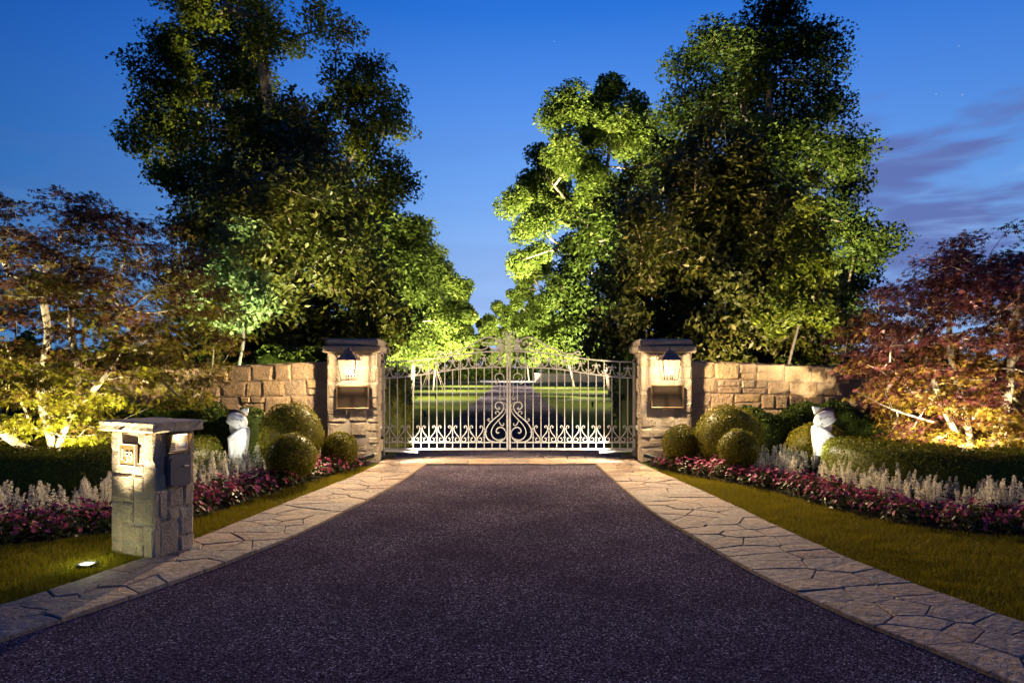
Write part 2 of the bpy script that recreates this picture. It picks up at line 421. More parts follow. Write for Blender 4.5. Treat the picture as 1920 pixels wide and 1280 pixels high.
def skeleton(stems, targets, rng, step=.35, lift=.12, zpen=1.4):
    """stems: list of polylines (first point = base). Every target gets a twig that grows from the nearest sensible limb."""
    P = []; par = []
    for st in stems:
        prev = -1
        pts = catmull(st, max(2, int(np.linalg.norm(np.array(st[-1])-np.array(st[0]))/max(1, len(st)-1)/step)+1))
        for p in pts:
            P.append(p); par.append(prev); prev = len(P)-1
    P = list(P); T = np.asarray(targets)
    arr0 = np.array(P); d0 = np.min(np.linalg.norm(T[:, None]-arr0[None], axis=2), axis=1)
    tips = []
    buf = np.zeros((len(P)+len(T)*12+10, 3)); buf[:len(P)] = arr0; n = len(P)
    for ti in np.argsort(d0):
        t = T[ti]; A = buf[:n]
        dv = t-A; d = np.linalg.norm(dv, axis=1)
        cost = d + zpen*np.maximum(0, -(dv[:, 2]) - .15*d)
        j = int(np.argmin(cost)); L = d[j]
        k = int(np.clip(round(L/step), 1, 9))
        bow = rng.normal(size=3)*.10*L; bow[2] += lift*L*.5
        prev = j
        for q in range(1, k+1):
            u = q/k
            buf[n] = A[j]+(t-A[j])*u + bow*4*u*(1-u)*.5 + (rng.normal(size=3)*.03*step if q < k else 0)
            par.append(prev); prev = n; n += 1
        tips.append(prev)
    P = buf[:n].copy(); par = np.array(par)
    cnt = np.zeros(n); cnt[tips] += 1
    for i in range(n-1, -1, -1):
        if par[i] >= 0: cnt[par[i]] += cnt[i]
    return P, par, cnt, np.array(tips)
def limb_mesh(name, P, par, rad, mat, nmin=4, nmax=9, rmin=0.0):
    V = []; F = []; b = 0
    idx = [i for i in range(len(P)) if par[i] >= 0 and rad[i] >= rmin]
    rb = np.max(rad)
    for i in idx:
        j = par[i]; a = P[j]; c = P[i]; t = c-a; L = np.linalg.norm(t)
        if L < 1e-5: continue
        t = t/L; u = np.cross(t, (0, 0, 1.0) if abs(t[2]) < .9 else (1.0, 0, 0)); u /= np.linalg.norm(u); w = np.cross(t, u)
        ns = nmax if rad[i] > .25*rb else (6 if rad[i] > .1*rb else nmin)
        an = np.arange(ns)*2*math.pi/ns; ring = np.cos(an)[:, None]*u + np.sin(an)[:, None]*w
        ra = min(rad[j], rad[i]*1.35)
        V.append(a-t*ra*.15+ring*ra); V.append(c+t*rad[i]*.15+ring*rad[i])
        k = np.arange(ns); F.append(np.stack([b+k, b+(k+1) % ns, b+ns+(k+1) % ns, b+ns+k], 1)); b += 2*ns
    return mesh_np(name, np.concatenate(V), [np.concatenate(F)], [mat], smooth=True)

def tree(name, base, blobs, Y, spec, label, cat, rng, group=None, stems=None):
    """blobs: (px, py, r) lobes of the crown as seen in the photograph, at distance Y; each gets its own depth"""
    s = Y/1280
    T = []; per = spec.get('per', 14); flat = spec.get('flat', .7); dep = spec.get('depth', 1.0)
    cx = np.mean([q[0] for q in blobs]); hw = max(abs(q[0]-cx) for q in blobs)*s + .5
    for (px, py, r) in blobs:
        room = math.sqrt(max(.05, 1-min(1, abs((px-cx)*s)/hw)**2))*hw*.75*dep
        n = max(3, int(per*(r/50)**2*spec.get('dens', 1)))
        off = rng.uniform(-1, 1)*room; c = at(px, py, Y+off); rr = r*(Y+off)/1280
        for _ in range(n):
            v = rng.normal(size=3); v /= np.linalg.norm(v); v *= rng.uniform(.25, 1)**.5*.88
            T.append((c[0]+v[0]*rr, c[1]+v[1]*rr*1.2+rng.uniform(-.15, .15)*room, max(.4, c[2]+v[2]*rr)))
    T = np.array(T)
    if stems is None:
        top = T[:, 2].max(); cxm = np.average(T[:, 0]); cym = np.average(T[:, 1])
        stems = [[base, (base[0]+(cxm-base[0])*.15, base[1]+(cym-base[1])*.15, top*.28), (base[0]+(cxm-base[0])*.5+.2, base[1]+(cym-base[1])*.5, top*.55), (base[0]+(cxm-base[0])*.8-.1, base[1]+(cym-base[1])*.8, top*.82)]]
    P, par, cnt, tips = skeleton(stems, T, rng, spec.get('step', .6))
    rad = spec.get('rtip', .012)*np.maximum(cnt, 1)**spec.get('rpow', .48)
    root = empty(name, base, 0, label, cat, group)
    off = np.array(base)
    link('trunk', limb_mesh('trunk', P-off, par, rad, spec.get('bark', M['bark']), rmin=spec.get('rmin', 0)), root)
    # leaf sprays round the outer twigs
    N = spec['leaves']; src = rng.integers(0, len(tips), N)
    clump = spec.get('clump', .5)
    g = rng.normal(size=(N, 3)); g /= np.linalg.norm(g, axis=1, keepdims=True); g *= (rng.uniform(0, 1, (N, 1))**.45)*clump
    g[:, 2] *= flat
    tp = P[tips]
    LP = tp[src]+g-off
    cen = tp.mean(0)-off
    out = LP-cen; out /= np.maximum(np.linalg.norm(out, axis=1, keepdims=True), 1e-6)
    nrm = out*spec.get('outw', .5) + np.array([0, 0, spec.get('upw', .6)]) + rng.normal(size=(N, 3))*spec.get('rand', .55)
    tint = np.clip(rng.beta(2, 2, N)*.6 + .4*rng.beta(2, 2, len(tips))[src] + spec.get('tb', 0), 0, 1)
    if 'tint' in spec: tint = spec['tint'](LP, tint, rng)
    size = spec['size']*rng.uniform(.5, 1.0, N)**1.0*1.25
    cr = link('crown', leaf_mesh('crown', LP, nrm, size, spec.get('tpl', 'oval'), spec['mat'], rng, tint), root)
    cr['kind'] = 'stuff'
    return root

def lamp_spot(name, loc, aim, energy, color, cone, blend=.6, radius=.05, falloff=None, parent=None):
    d = bpy.data.lights.new(name, 'SPOT'); d.energy = energy; d.color = color
    d.spot_size = R(cone); d.spot_blend = blend; d.shadow_soft_size = radius
    o = bpy.data.objects.new(name, d); COL.objects.link(o); o.location = loc
    o.rotation_euler = (Vector(aim)-Vector(loc)).to_track_quat('-Z', 'Y').to_euler()
    set_falloff(d, falloff); return o
def set_falloff(d, falloff):
    if not falloff: return
    d.use_nodes = True; t = NT(d.node_tree); e = t.n['Emission']
    f = t.new('ShaderNodeLightFalloff'); f.inputs['Strength'].default_value = 1.0
    kind, sm = falloff; f.inputs['Smooth'].default_value = sm
    t.link(f.outputs[kind], e.inputs['Strength'])
def lamp_point(name, loc, energy, color, radius=.04, falloff=None):
    d = bpy.data.lights.new(name, 'POINT'); d.energy = energy; d.color = color; d.shadow_soft_size = radius
    o = bpy.data.objects.new(name, d); COL.objects.link(o); o.location = loc; set_falloff(d, falloff); return o
# ================================================================= ground, drive, borders
rng = np.random.default_rng(7); random.seed(7)
def sheet(name, poly, z, mat):
    me = bpy.data.meshes.new(name); me.from_pydata([(x, y, z) for x, y in poly], [], [tuple(range(len(poly)))])
    me.materials.append(mat); me.update()
    if me.polygons[0].normal.z < 0: me.flip_normals()
    return tag(link(name, me), kind='structure')
sheet('ground', [(-900, -60), (900, -60), (900, 1500), (-900, 1500)], 0, M['lawn'])
IN_L = [(-6.2, -.6), (-4.6, 1.4), (-3.65, 2.9), (-3.1, 4.14), (-2.66, 5.15), (-2.27, 6.3), (-2.05, 7.28), (-1.85, 8.45), (-1.67, 9.73), (-1.56, 11.1), (-1.49, 11.93)]
OUT_L = [(-7.2, .1), (-5.4, 2.0), (-4.2, 3.6), (-3.56, 4.75), (-3.3, 5.56), (-3.07, 6.6), (-2.86, 7.97), (-2.64, 9.39), (-2.45, 10.6), (-2.33, 11.9)]
IN_R = [(5.2, -.4), (3.75, 1.4), (2.95, 2.8), (2.6, 3.61), (2.45, 4.02), (2.25, 4.49), (2.1, 5.0), (1.94, 5.63), (1.78, 6.7), (1.62, 7.97), (1.53, 9.82), (1.47, 11.93)]
OUT_R = [(6.2, .3), (4.6, 2.0), (3.75, 3.5), (3.32, 4.43), (3.19, 4.86), (3.0, 5.56), (2.83, 6.7), (2.65, 8.69), (2.42, 10.67), (2.26, 11.93)]
inl, outl, inr, outr = (catmull(q, 5) for q in (IN_L, OUT_L, IN_R, OUT_R))
THR0, THR1 = 11.94, 12.95
sheet('driveway', [(-9, -40)] + [tuple(p) for p in inl] + [tuple(p) for p in inr[::-1]] + [(9, -40)], .004, M['asphalt'])
sheet('inner_driveway', [(-2.35, THR1), (2.25, THR1), (1.95, 16), (1.8, 20), (1.9, 60), (2.1, 92), (-2.1, 92), (-1.95, 60), (-1.95, 20), (-2.1, 16)], .004, M['asphalt'])
sheet('far_forecourt', [(-2.8, 92), (2.8, 92), (5.2, 99), (4.5, 125), (-6, 125), (-4.6, 99)], .008, M['far_paving'])

def clip_poly(poly, a, b, c):
    """keep a*x+b*y<=c"""
    out = []
    for i in range(len(poly)):
        p, q = poly[i], poly[(i+1) % len(poly)]
        dp, dq = a*p[0]+b*p[1]-c, a*q[0]+b*q[1]-c
        if dp <= 0: out.append(p)
        if dp*dq < 0:
            u = dp/(dp-dq); out.append((p[0]+(q[0]-p[0])*u, p[1]+(q[1]-p[1])*u))
    return out
def shrink(poly, g):
    n = len(poly); A = 0
    for i in range(n): A += poly[i][0]*poly[(i+1) % n][1]-poly[(i+1) % n][0]*poly[i][1]
    if A < 0: poly = poly[::-1]
    out = poly
    for i in range(n):
        p, q = poly[i], poly[(i+1) % n]; dx, dy = q[0]-p[0], q[1]-p[1]; L = math.hypot(dx, dy)
        if L < 1e-6: continue
        nx, ny = dy/L, -dx/L
        out = clip_poly(out, nx, ny, nx*p[0]+ny*p[1]-g)
        if len(out) < 3: return []
    return out
def flagstones(parent, seeds, bounds, warp, gap=.003):
    """irregular flags: cells round the seeds in strip coordinates (s along, t across), warped onto the ground"""
    S0, S1, T0, T1 = bounds
    for i, (sx, sy) in enumerate(seeds):
        poly = [(S0, T0), (S1, T0), (S1, T1), (S0, T1)]
        for j, (qx, qy) in enumerate(seeds):
            if i == j or abs(qx-sx) > 1.6: continue
            a, b = qx-sx, qy-sy
            poly = clip_poly(poly, a, b, (qx*qx+qy*qy-sx*sx-sy*sy)/2)
            if len(poly) < 3: break
        if len(poly) < 3: continue
        poly = shrink(poly, gap*random.uniform(.5, 1.5))
        if len(poly) < 3: continue
        fine = []
        for k in range(len(poly)):
            p, q = poly[k], poly[(k+1) % len(poly)]; L = math.hypot(q[0]-p[0], q[1]-p[1])
            m = max(1, min(3, int(L/.16)))
            edge = (abs(p[1]-q[1]) < .02 and (min(abs(p[1]-T0), abs(p[1]-T1)) < .05))
            for e in range(m):
                w = 0 if (e == 0 or edge) else random.uniform(-.014, .014)
                u = e/m; dx, dy = q[0]-p[0], q[1]-p[1]
                fine.append((p[0]+dx*u-dy/max(L, 1e-6)*w, p[1]+dy*u+dx/max(L, 1e-6)*w))
        c = (sum(p[0] for p in fine)/len(fine), sum(p[1] for p in fine)/len(fine))
        wc = warp(*c); tx, ty = random.uniform(-.008, .008), random.uniform(-.008, .008); hz = .026+random.uniform(-.004, .004)
        bot = []; top = []; inn = []
        for p in fine:
            w = warp(*p); dx, dy = w[0]-wc[0], w[1]-wc[1]; L = math.hypot(dx, dy) or 1
            z = hz+dx*tx+dy*ty
            bot.append((dx, dy, -.004)); top.append((dx, dy, z-.007)); f = max(0, 1-.009/L)
            inn.append((dx*f, dy*f, z+random.uniform(-.002, .002)))
        n = len(fine); vs = bot+top+inn+[(0, 0, hz+.002)]; fs = []
        for k in range(n):
            k2 = (k+1) % n
            fs += [(k, k2, n+k2, n+k), (n+k, n+k2, 2*n+k2, 2*n+k), (2*n+k, 2*n+k2, 3*n)]
        me = bpy.data.meshes.new('flagstone'); me.from_pydata(vs, [], fs); me.materials.append(M['flag_stone']); me.update()
        if me.polygons[2].normal.z < 0: me.flip_normals()
        link('flagstone', me, parent, (wc[0], wc[1], .006))
def jittered(S0, S1, T0, T1, ds, rows, rnd):
    out = []; s = S0+ds*.4
    while s < S1:
        k = rnd.choice(rows)
        for r in range(k):
            out.append((s+rnd.uniform(-.42, .42)*ds, T0+(T1-T0)*((r+.5)/k+rnd.uniform(-.27, .27)/k)))
        s += ds*rnd.uniform(.75, 1.3)
    return out
def strip_path(name, inner, outer, rnd):
    inner = np.array(inner); outer = np.array(outer)
    poly = [tuple(p) for p in inner]+[tuple(p) for p in outer[::-1]]
    bed = sheet(name, poly, .019, M['joint'])
    def samp(c, u):
        seg = np.linalg.norm(np.diff(c, axis=0), axis=1); cum = np.concatenate([[0], np.cumsum(seg)])
        d = u*cum[-1]; return np.array([np.interp(d, cum, c[:, 0]), np.interp(d, cum, c[:, 1])])
    mid = (np.array([samp(inner, u) for u in np.linspace(0, 1, 40)])+np.array([samp(outer, u) for u in np.linspace(0, 1, 40)]))/2
    L = np.linalg.norm(np.diff(mid, axis=0), axis=1).sum()
    wid = .82
    def warp(s, t):
        u = s/L; a = samp(inner, u); b = samp(outer, u); return a+(b-a)*(t/wid)
    flagstones(bed, jittered(0, L, 0, wid, .235, [1, 2, 2, 3, 3], rnd), (0, L, 0, wid), warp)
    return bed
strip_path('stone_path', inl, outl, random.Random(3))
strip_path('stone_path', inr, outr, random.Random(5))
thr = sheet('stone_threshold', [(-2.36, THR0+.003), (2.26, THR0+.003), (2.26, THR1), (-2.36, THR1)], .0185, M['joint'])
flagstones(thr, jittered(0, 4.62, 0, THR1-THR0, .36, [2, 3, 3], random.Random(9)), (0, 4.62, 0, THR1-THR0-.005), lambda s, t: np.array([-2.36+s, THR0+.005+t]))

# ================================================================= stones for walls and pillars
def stone_unit(seed):
    r = random.Random(seed); N = 4; vs = []; fs = []
    xs = [-.5, -.5+.10, .5-.10, .5]
    for i in range(N):
        for j in range(N):
            ed = i in (0, N-1) or j in (0, N-1)
            jx = r.uniform(-.012, .012) if ed else r.uniform(-.07, .07)
            jz = r.uniform(-.02, .02) if ed else r.uniform(-.09, .09)
            x = xs[j]*(1 if ed else .95)+jx; z = xs[i]*(1 if ed else .9)+jz
            x = max(-.5, min(.5, x)); z = max(-.5, min(.5, z))
            y = .22+r.uniform(-.06, .07) if ed else r.uniform(-.13, .14)
            vs.append((x, y, z))
    for i in range(N-1):
        for j in range(N-1): fs.append((i*N+j, i*N+j+1, (i+1)*N+j+1, (i+1)*N+j))
    ring = [(0, j) for j in range(N-1)]+[(i, N-1) for i in range(N-1)]+[(N-1, j) for j in range(N-1, 0, -1)]+[(i, 0) for i in range(N-1, 0, -1)]
    b = len(vs); idx = [i*N+j for i, j in ring]
    for q in idx: vs.append((vs[q][0], 1.0, vs[q][2]))
    n = len(idx)
    for k in range(n): fs.append((idx[(k+1) % n], idx[k], b+k, b+(k+1) % n))
    return vs, fs
def stone_variants(name, mat):
    out = []
    for s in range(10):
        vs, fs = stone_unit(s*7+1); me = bpy.data.meshes.new(name); me.from_pydata(vs, [], fs); me.materials.append(mat)
        me.update(); out.append(me)
    return out
STV = {k: stone_variants('stone', M[k]) for k in ('wall_stone', 'pillar_stone', 'grey_stone')}
def coursed(L, H, rnd, hmin, hmax, wmin, wmax):
    """squared rubble: (x0, x1, z0, z1) rectangles filling L x H"""
    out = []; z = 0.0; hs = []
    while z < H-hmin*.6:
        h = rnd.uniform(hmin, hmax); hs.append(h); z += h
    k = H/sum(hs); hs = [h*k for h in hs]; z = 0.0
    for h in hs:
        x = 0.0
        while x < L-1e-6:
            w = rnd.uniform(wmin, wmax)
            if L-x-w < wmin*.7: w = L-x
            mode = rnd.random()
            if mode < .24 and h > .2 and w > wmin*1.1:
                f = rnd.uniform(.38, .62)
                if rnd.random() < .5:
                    out += [(x, x+w, z, z+h*f), (x, x+w, z+h*f, z+h)]
                else:
                    g = rnd.uniform(.4, .6); out += [(x, x+w, z, z+h*f), (x, x+w*g, z+h*f, z+h), (x+w*g, x+w, z+h*f, z+h)]
            else: out.append((x, x+w, z, z+h))
            x += w
        z += h
    return out
def lay_stone(parent, me, p, ang, w, d, h):
    return link('stone', me, parent, p, (0, 0, ang), (w, d, h))
def face(parent, key, p0, ang, rects, d, rnd, gap=.005, zs=lambda x: 1.0, z0=0.0, skip=None):
    """stones on a vertical face: p0 its lower left corner seen from the front, ang its heading (local x), front is local -y"""
    ca, sa = math.cos(ang), math.sin(ang)
    for (x0, x1, za, zb) in rects:
        if skip and skip(x0, x1, za, zb): continue
        g = gap*rnd.uniform(.6, 1.4); w = x1-x0-g; xm = (x0+x1)/2; k = zs(xm); h = (zb-za)*k-g; zm = (za+zb)/2*k+z0
        dd = d*rnd.uniform(.9, 1.12)
        # stone front sits at local y = -dd + .02 ... its back is buried in the core
        px, py = p0[0]+ca*xm-sa*(-dd), p0[1]+sa*xm+ca*(-dd)
        lay_stone(parent, rnd.choice(STV[key]), (px, py, zm), ang, w, dd+.01, h)

# ---- garden walls curving away from the pillars
def garden_wall(label, path, htop, seed):
    rnd = random.Random(seed); c = catmull(path, 14); base = (path[0][0], path[0][1], 0)
    seg = np.linalg.norm(np.diff(c, axis=0), axis=1); cum = np.concatenate([[0], np.cumsum(seg)]); L = cum[-1]
    root = empty('garden_wall', base, 0, label, 'wall', 'stone garden walls')
    hz = lambda s: np.interp(s, [0, L], htop)
    def P(s): return np.array([np.interp(s, cum, c[:, 0]), np.interp(s, cum, c[:, 1])])
    vs = []; fs = []; n = 60
    for i in range(n+1):
        s = L*i/n; p = P(s); q = P(min(L, s+.02))-P(max(0, s-.02)); q /= np.linalg.norm(q); nb = np.array([-q[1], q[0]])
        if nb[1] < 0: nb = -nb
        a = p+nb*.024; b = p+nb*.46; h = hz(s)-.012
        for w, z in ((a, 0), (a, h), (b, h), (b, 0)): vs.append((w[0]-base[0], w[1]-base[1], z))
    for i in range(n):
        for k in range(4): fs.append((i*4+k, i*4+(k+1) % 4, i*4+4+(k+1) % 4, i*4+4+k))
    fs += [(0, 1, 2, 3), (4*n+3, 4*n+2, 4*n+1, 4*n)]
    me = bpy.data.meshes.new('mortar'); me.from_pydata(vs, [], fs); me.materials.append(M['mortar']); me.update()
    link('mortar', me, root)
    H0 = 1.82
    for (x0, x1, za, zb) in coursed(L, H0, rnd, .25, .36, .26, .56):
        g = .008*rnd.uniform(.6, 1.5); xm = (x0+x1)/2; p = P(xm); q = P(min(L, xm+.1))-P(max(0, xm-.1)); q /= np.linalg.norm(q)
        nb = np.array([-q[1], q[0]])
        if nb[1] < 0: nb = -nb; q = -q
        k = hz(xm)/H0; d = .062*rnd.uniform(.85, 1.15)
        o = p+nb*(.060-d)
        me = rnd.choice(STV['wall_stone'])
        link('stone', me, root, (o[0]-base[0], o[1]-base[1], (za+zb)/2*k), (0, 0, math.atan2(q[1], q[0])), (x1-x0-g, d, (zb-za)*k-g))
    # coping course: rough level stones over the full thickness
    s = 0
    while s < L-.05:
        w = rnd.uniform(.35, .7); w = min(w, L-s); xm = s+w/2; p = P(xm); q = P(min(L, xm+.1))-P(max(0, xm-.1)); q /= np.linalg.norm(q)
        nb = np.array([-q[1], q[0]])
        if nb[1] < 0: nb = -nb; q = -q
        o = p+nb*.29
        b = MB().box((0, 0, 0), (w-.01, .43, .05), 0, .012)
        sl = math.atan2(hz(min(L, xm+.1))-hz(max(0, xm-.1)), .2)*(1 if np.dot(q, P(L)-P(0)) > 0 else -1)
        b.build('coping_stone', M['wall_stone'], root, loc=(o[0]-base[0], o[1]-base[1], hz(xm)-.004), rot=(0, -sl, math.atan2(q[1], q[0])))
        s += w
    return root
garden_wall('tan stone wall behind the sculpture left of the gate, running off behind the maple', [(-3.34, 12.40), (-4.6, 12.56), (-6.3, 12.9), (-8.5, 13.7), (-12, 15.8), (-17, 20)], (1.80, 1.2), 11)
garden_wall('brown stone wall right of the gate, dropping towards the red maple', [(3.25, 12.40), (4.6, 12.56), (6.3, 12.9), (8.5, 13.7), (12, 15.8), (17, 20)], (1.82, 1.2), 12)

# ---- gate pillars
PF, PB = 12.2, 12.98
def gate_pillar(label, x0, x1, inner_right, seed):
    rnd = random.Random(seed); xc = (x0+x1)/2; yc = (PF+PB)/2; H = 1.975
    root = empty('gate_pillar', (xc, yc, 0), 0, label, 'gate pillar', 'stone gate pillars')
    hx, hy = (x1-x0)/2, (PB-PF)/2
    MB().box((0, 0, H/2), (2*hx-.036, 2*hy-.036, H-.01)).build('mortar', M['mortar'], root)
    R1 = coursed(2*hx, H, rnd, .17, .30, .16, .42)
    face(root, 'pillar_stone', (-hx, -hy+.07), 0, R1, .062, rnd)
    dpt = 2*hy-.085
    face(root, 'pillar_stone', (hx-.07, -hy+.08), math.pi/2, coursed(dpt, H, rnd, .17, .30, .25, .5), .075, rnd)
    face(root, 'pillar_stone', (-hx+.07, hy-.005), -math.pi/2, coursed(dpt, H, rnd, .17, .30, .25, .5), .075, rnd)
    MB().box((0, hy-.028, H/2), (2*hx-.18, .05, H-.01)).build('mortar', M['mortar'], root)
    MB().box((0, 0, H+.06), (2*hx+.12, 2*hy+.12, .125), 0, .018).build('cap_slab', M['cap_stone'], root)
    MB().box((0, 0, H+.185), (2*hx+.02, 2*hy+.02, .13), 0, .03, .975).build('cap_slab', M['cap_stone'], root)
    return root
gate_pillar('stone pillar left of the gate carrying a lit lantern, its foot behind a small clipped ball', -3.31, -2.40, True, 21)
gate_pillar('stone pillar right of the gate carrying a lit lantern and blank bronze plaque', 2.30, 3.22, False, 22)

def lantern(x, label):
    y = PF-.29; z = 1.49
    root = empty('wall_lantern', (x, y, z), 0, label, 'wall lantern', 'lit lanterns on the gate pillars')
    bt, bb, h = .160, .112, .35
    fr = MB()
    cor = [(-1, -1), (1, -1), (1, 1), (-1, 1)]
    for sx, sy in cor: fr.tube([(sx*bb, sy*bb, 0), (sx*bt, sy*bt, h)], .0085, 4)
    for i in range(4):
        a, b = cor[i], cor[(i+1) % 4]
        fr.tube([(a[0]*bb, a[1]*bb, .006), (b[0]*bb, b[1]*bb, .006)], .011, 4); fr.tube([(a[0]*bt, a[1]*bt, h), (b[0]*bt, b[1]*bt, h)], .011, 4)
    fr.box((0, 0, .004), (.10, .10, .012)); fr.box((0, 0, .003), (bb*2, .014, .008)); fr.box((0, 0, .0025), (.014, bb*2, .008))
    fr.build('frame', M['copper_roof'], root)
    for i in range(4):
        a, b = cor[i], cor[(i+1) % 4]; k = .985
        g = MB().add([(a[0]*bb*k, a[1]*bb*k, .012), (b[0]*bb*k, b[1]*bb*k, .012), (b[0]*bt*k, b[1]*bt*k, h-.008), (a[0]*bt*k, a[1]*bt*k, h-.008)], [(0, 1, 2, 3)])
        g.build('pane', M['glass'], root)
    rf = MB()
    prof = [(.176, h+.005), (.165, h+.020), (.080, h+.115), (.088, h+.12), (.088, h+.135), (.05, h+.155), (.02, h+.165), (.026, h+.185), (.010, h+.21), (.004, h+.24)]
    vs = []; fs = []
    for r, zz in prof: vs += [(sx*r, sy*r, zz) for sx, sy in cor]
    for i in range(len(prof)-1):
        for k in range(4): fs.append((i*4+k, i*4+(k+1) % 4, i*4+4+(k+1) % 4, i*4+4+k))
    fs += [(3, 2, 1, 0)]
    rf.add(vs, fs).build('roof', M['copper_roof'], root)
    br = MB().box((0, .279, h-.02), (.075, .022, .30), 0, .006)
    br.tube([(0, .275, h+.07), (0, .24, h+.11), (0, .12, h+.13), (0, .05, h+.17)], .011, 6)
    for sx in (-1, 1): br.tube([(sx*.12, .12, h+.02), (sx*.20, .10, h+.005), (sx*.215, .08, h+.03), (sx*.21, .06, h+.06)], .008, 6); br.tube([(sx*.035, .275, h-.02), (sx*.12, .12, h+.02)], .008, 6)
    br.build('bracket', M['copper_roof'], root)
    for (dx, dy) in ((-.045, 0), (.045, 0), (0, -.045)):
        c = MB().lathe([(.013, 0), (.011, .012), (.010, .085), (.012, .09)], (dx, dy, .01), 8).build('candle', M['bronze_edge'], root)
        MB().lathe([(.004, 0), (.013, .02), (.014, .038), (.008, .06), (.002, .08)], (dx, dy, .10), 8).build('bulb', M['bulb'], c)
    return root
lantern(-2.845, 'lit square lantern with tapered glass on the pillar left of the gate')
lantern(2.75, 'lit square lantern with tapered glass on the pillar right of the gate')
LANT = (2200, ('Quadratic', 5.0))
for x in (-2.845, 2.75): lamp_point('lantern_light', (x, PF-.29, 1.735), LANT[0], (1.0, .76, .47), .03, LANT[1])

def plaque(x, z, label):
    root = empty('wall_plaque', (x, PF-.03, z), 0, label, 'plaque', 'blank bronze plaques')
    MB().box((0, 0, 0), (.555, .02, .385), 0, .004).build('plate', M['bronze'], root)
    fr = MB(); w, h, t = .585, .415, .024
    for dz in (-1, 1): fr.box((0, -.002, dz*(h-t)/2), (w, .026, t), 0, .005)
    for dx in (-1, 1): fr.box((dx*(w-t)/2, -.002, 0), (t, .026, h-2*t), 0, .005)
    fr.build('frame', M['bronze_edge'], root)
plaque(-2.84, 1.175, 'blank bronze plaque under the lantern on the left gate pillar')
plaque(2.77, 1.19, 'blank bronze plaque under the lantern on the right gate pillar')

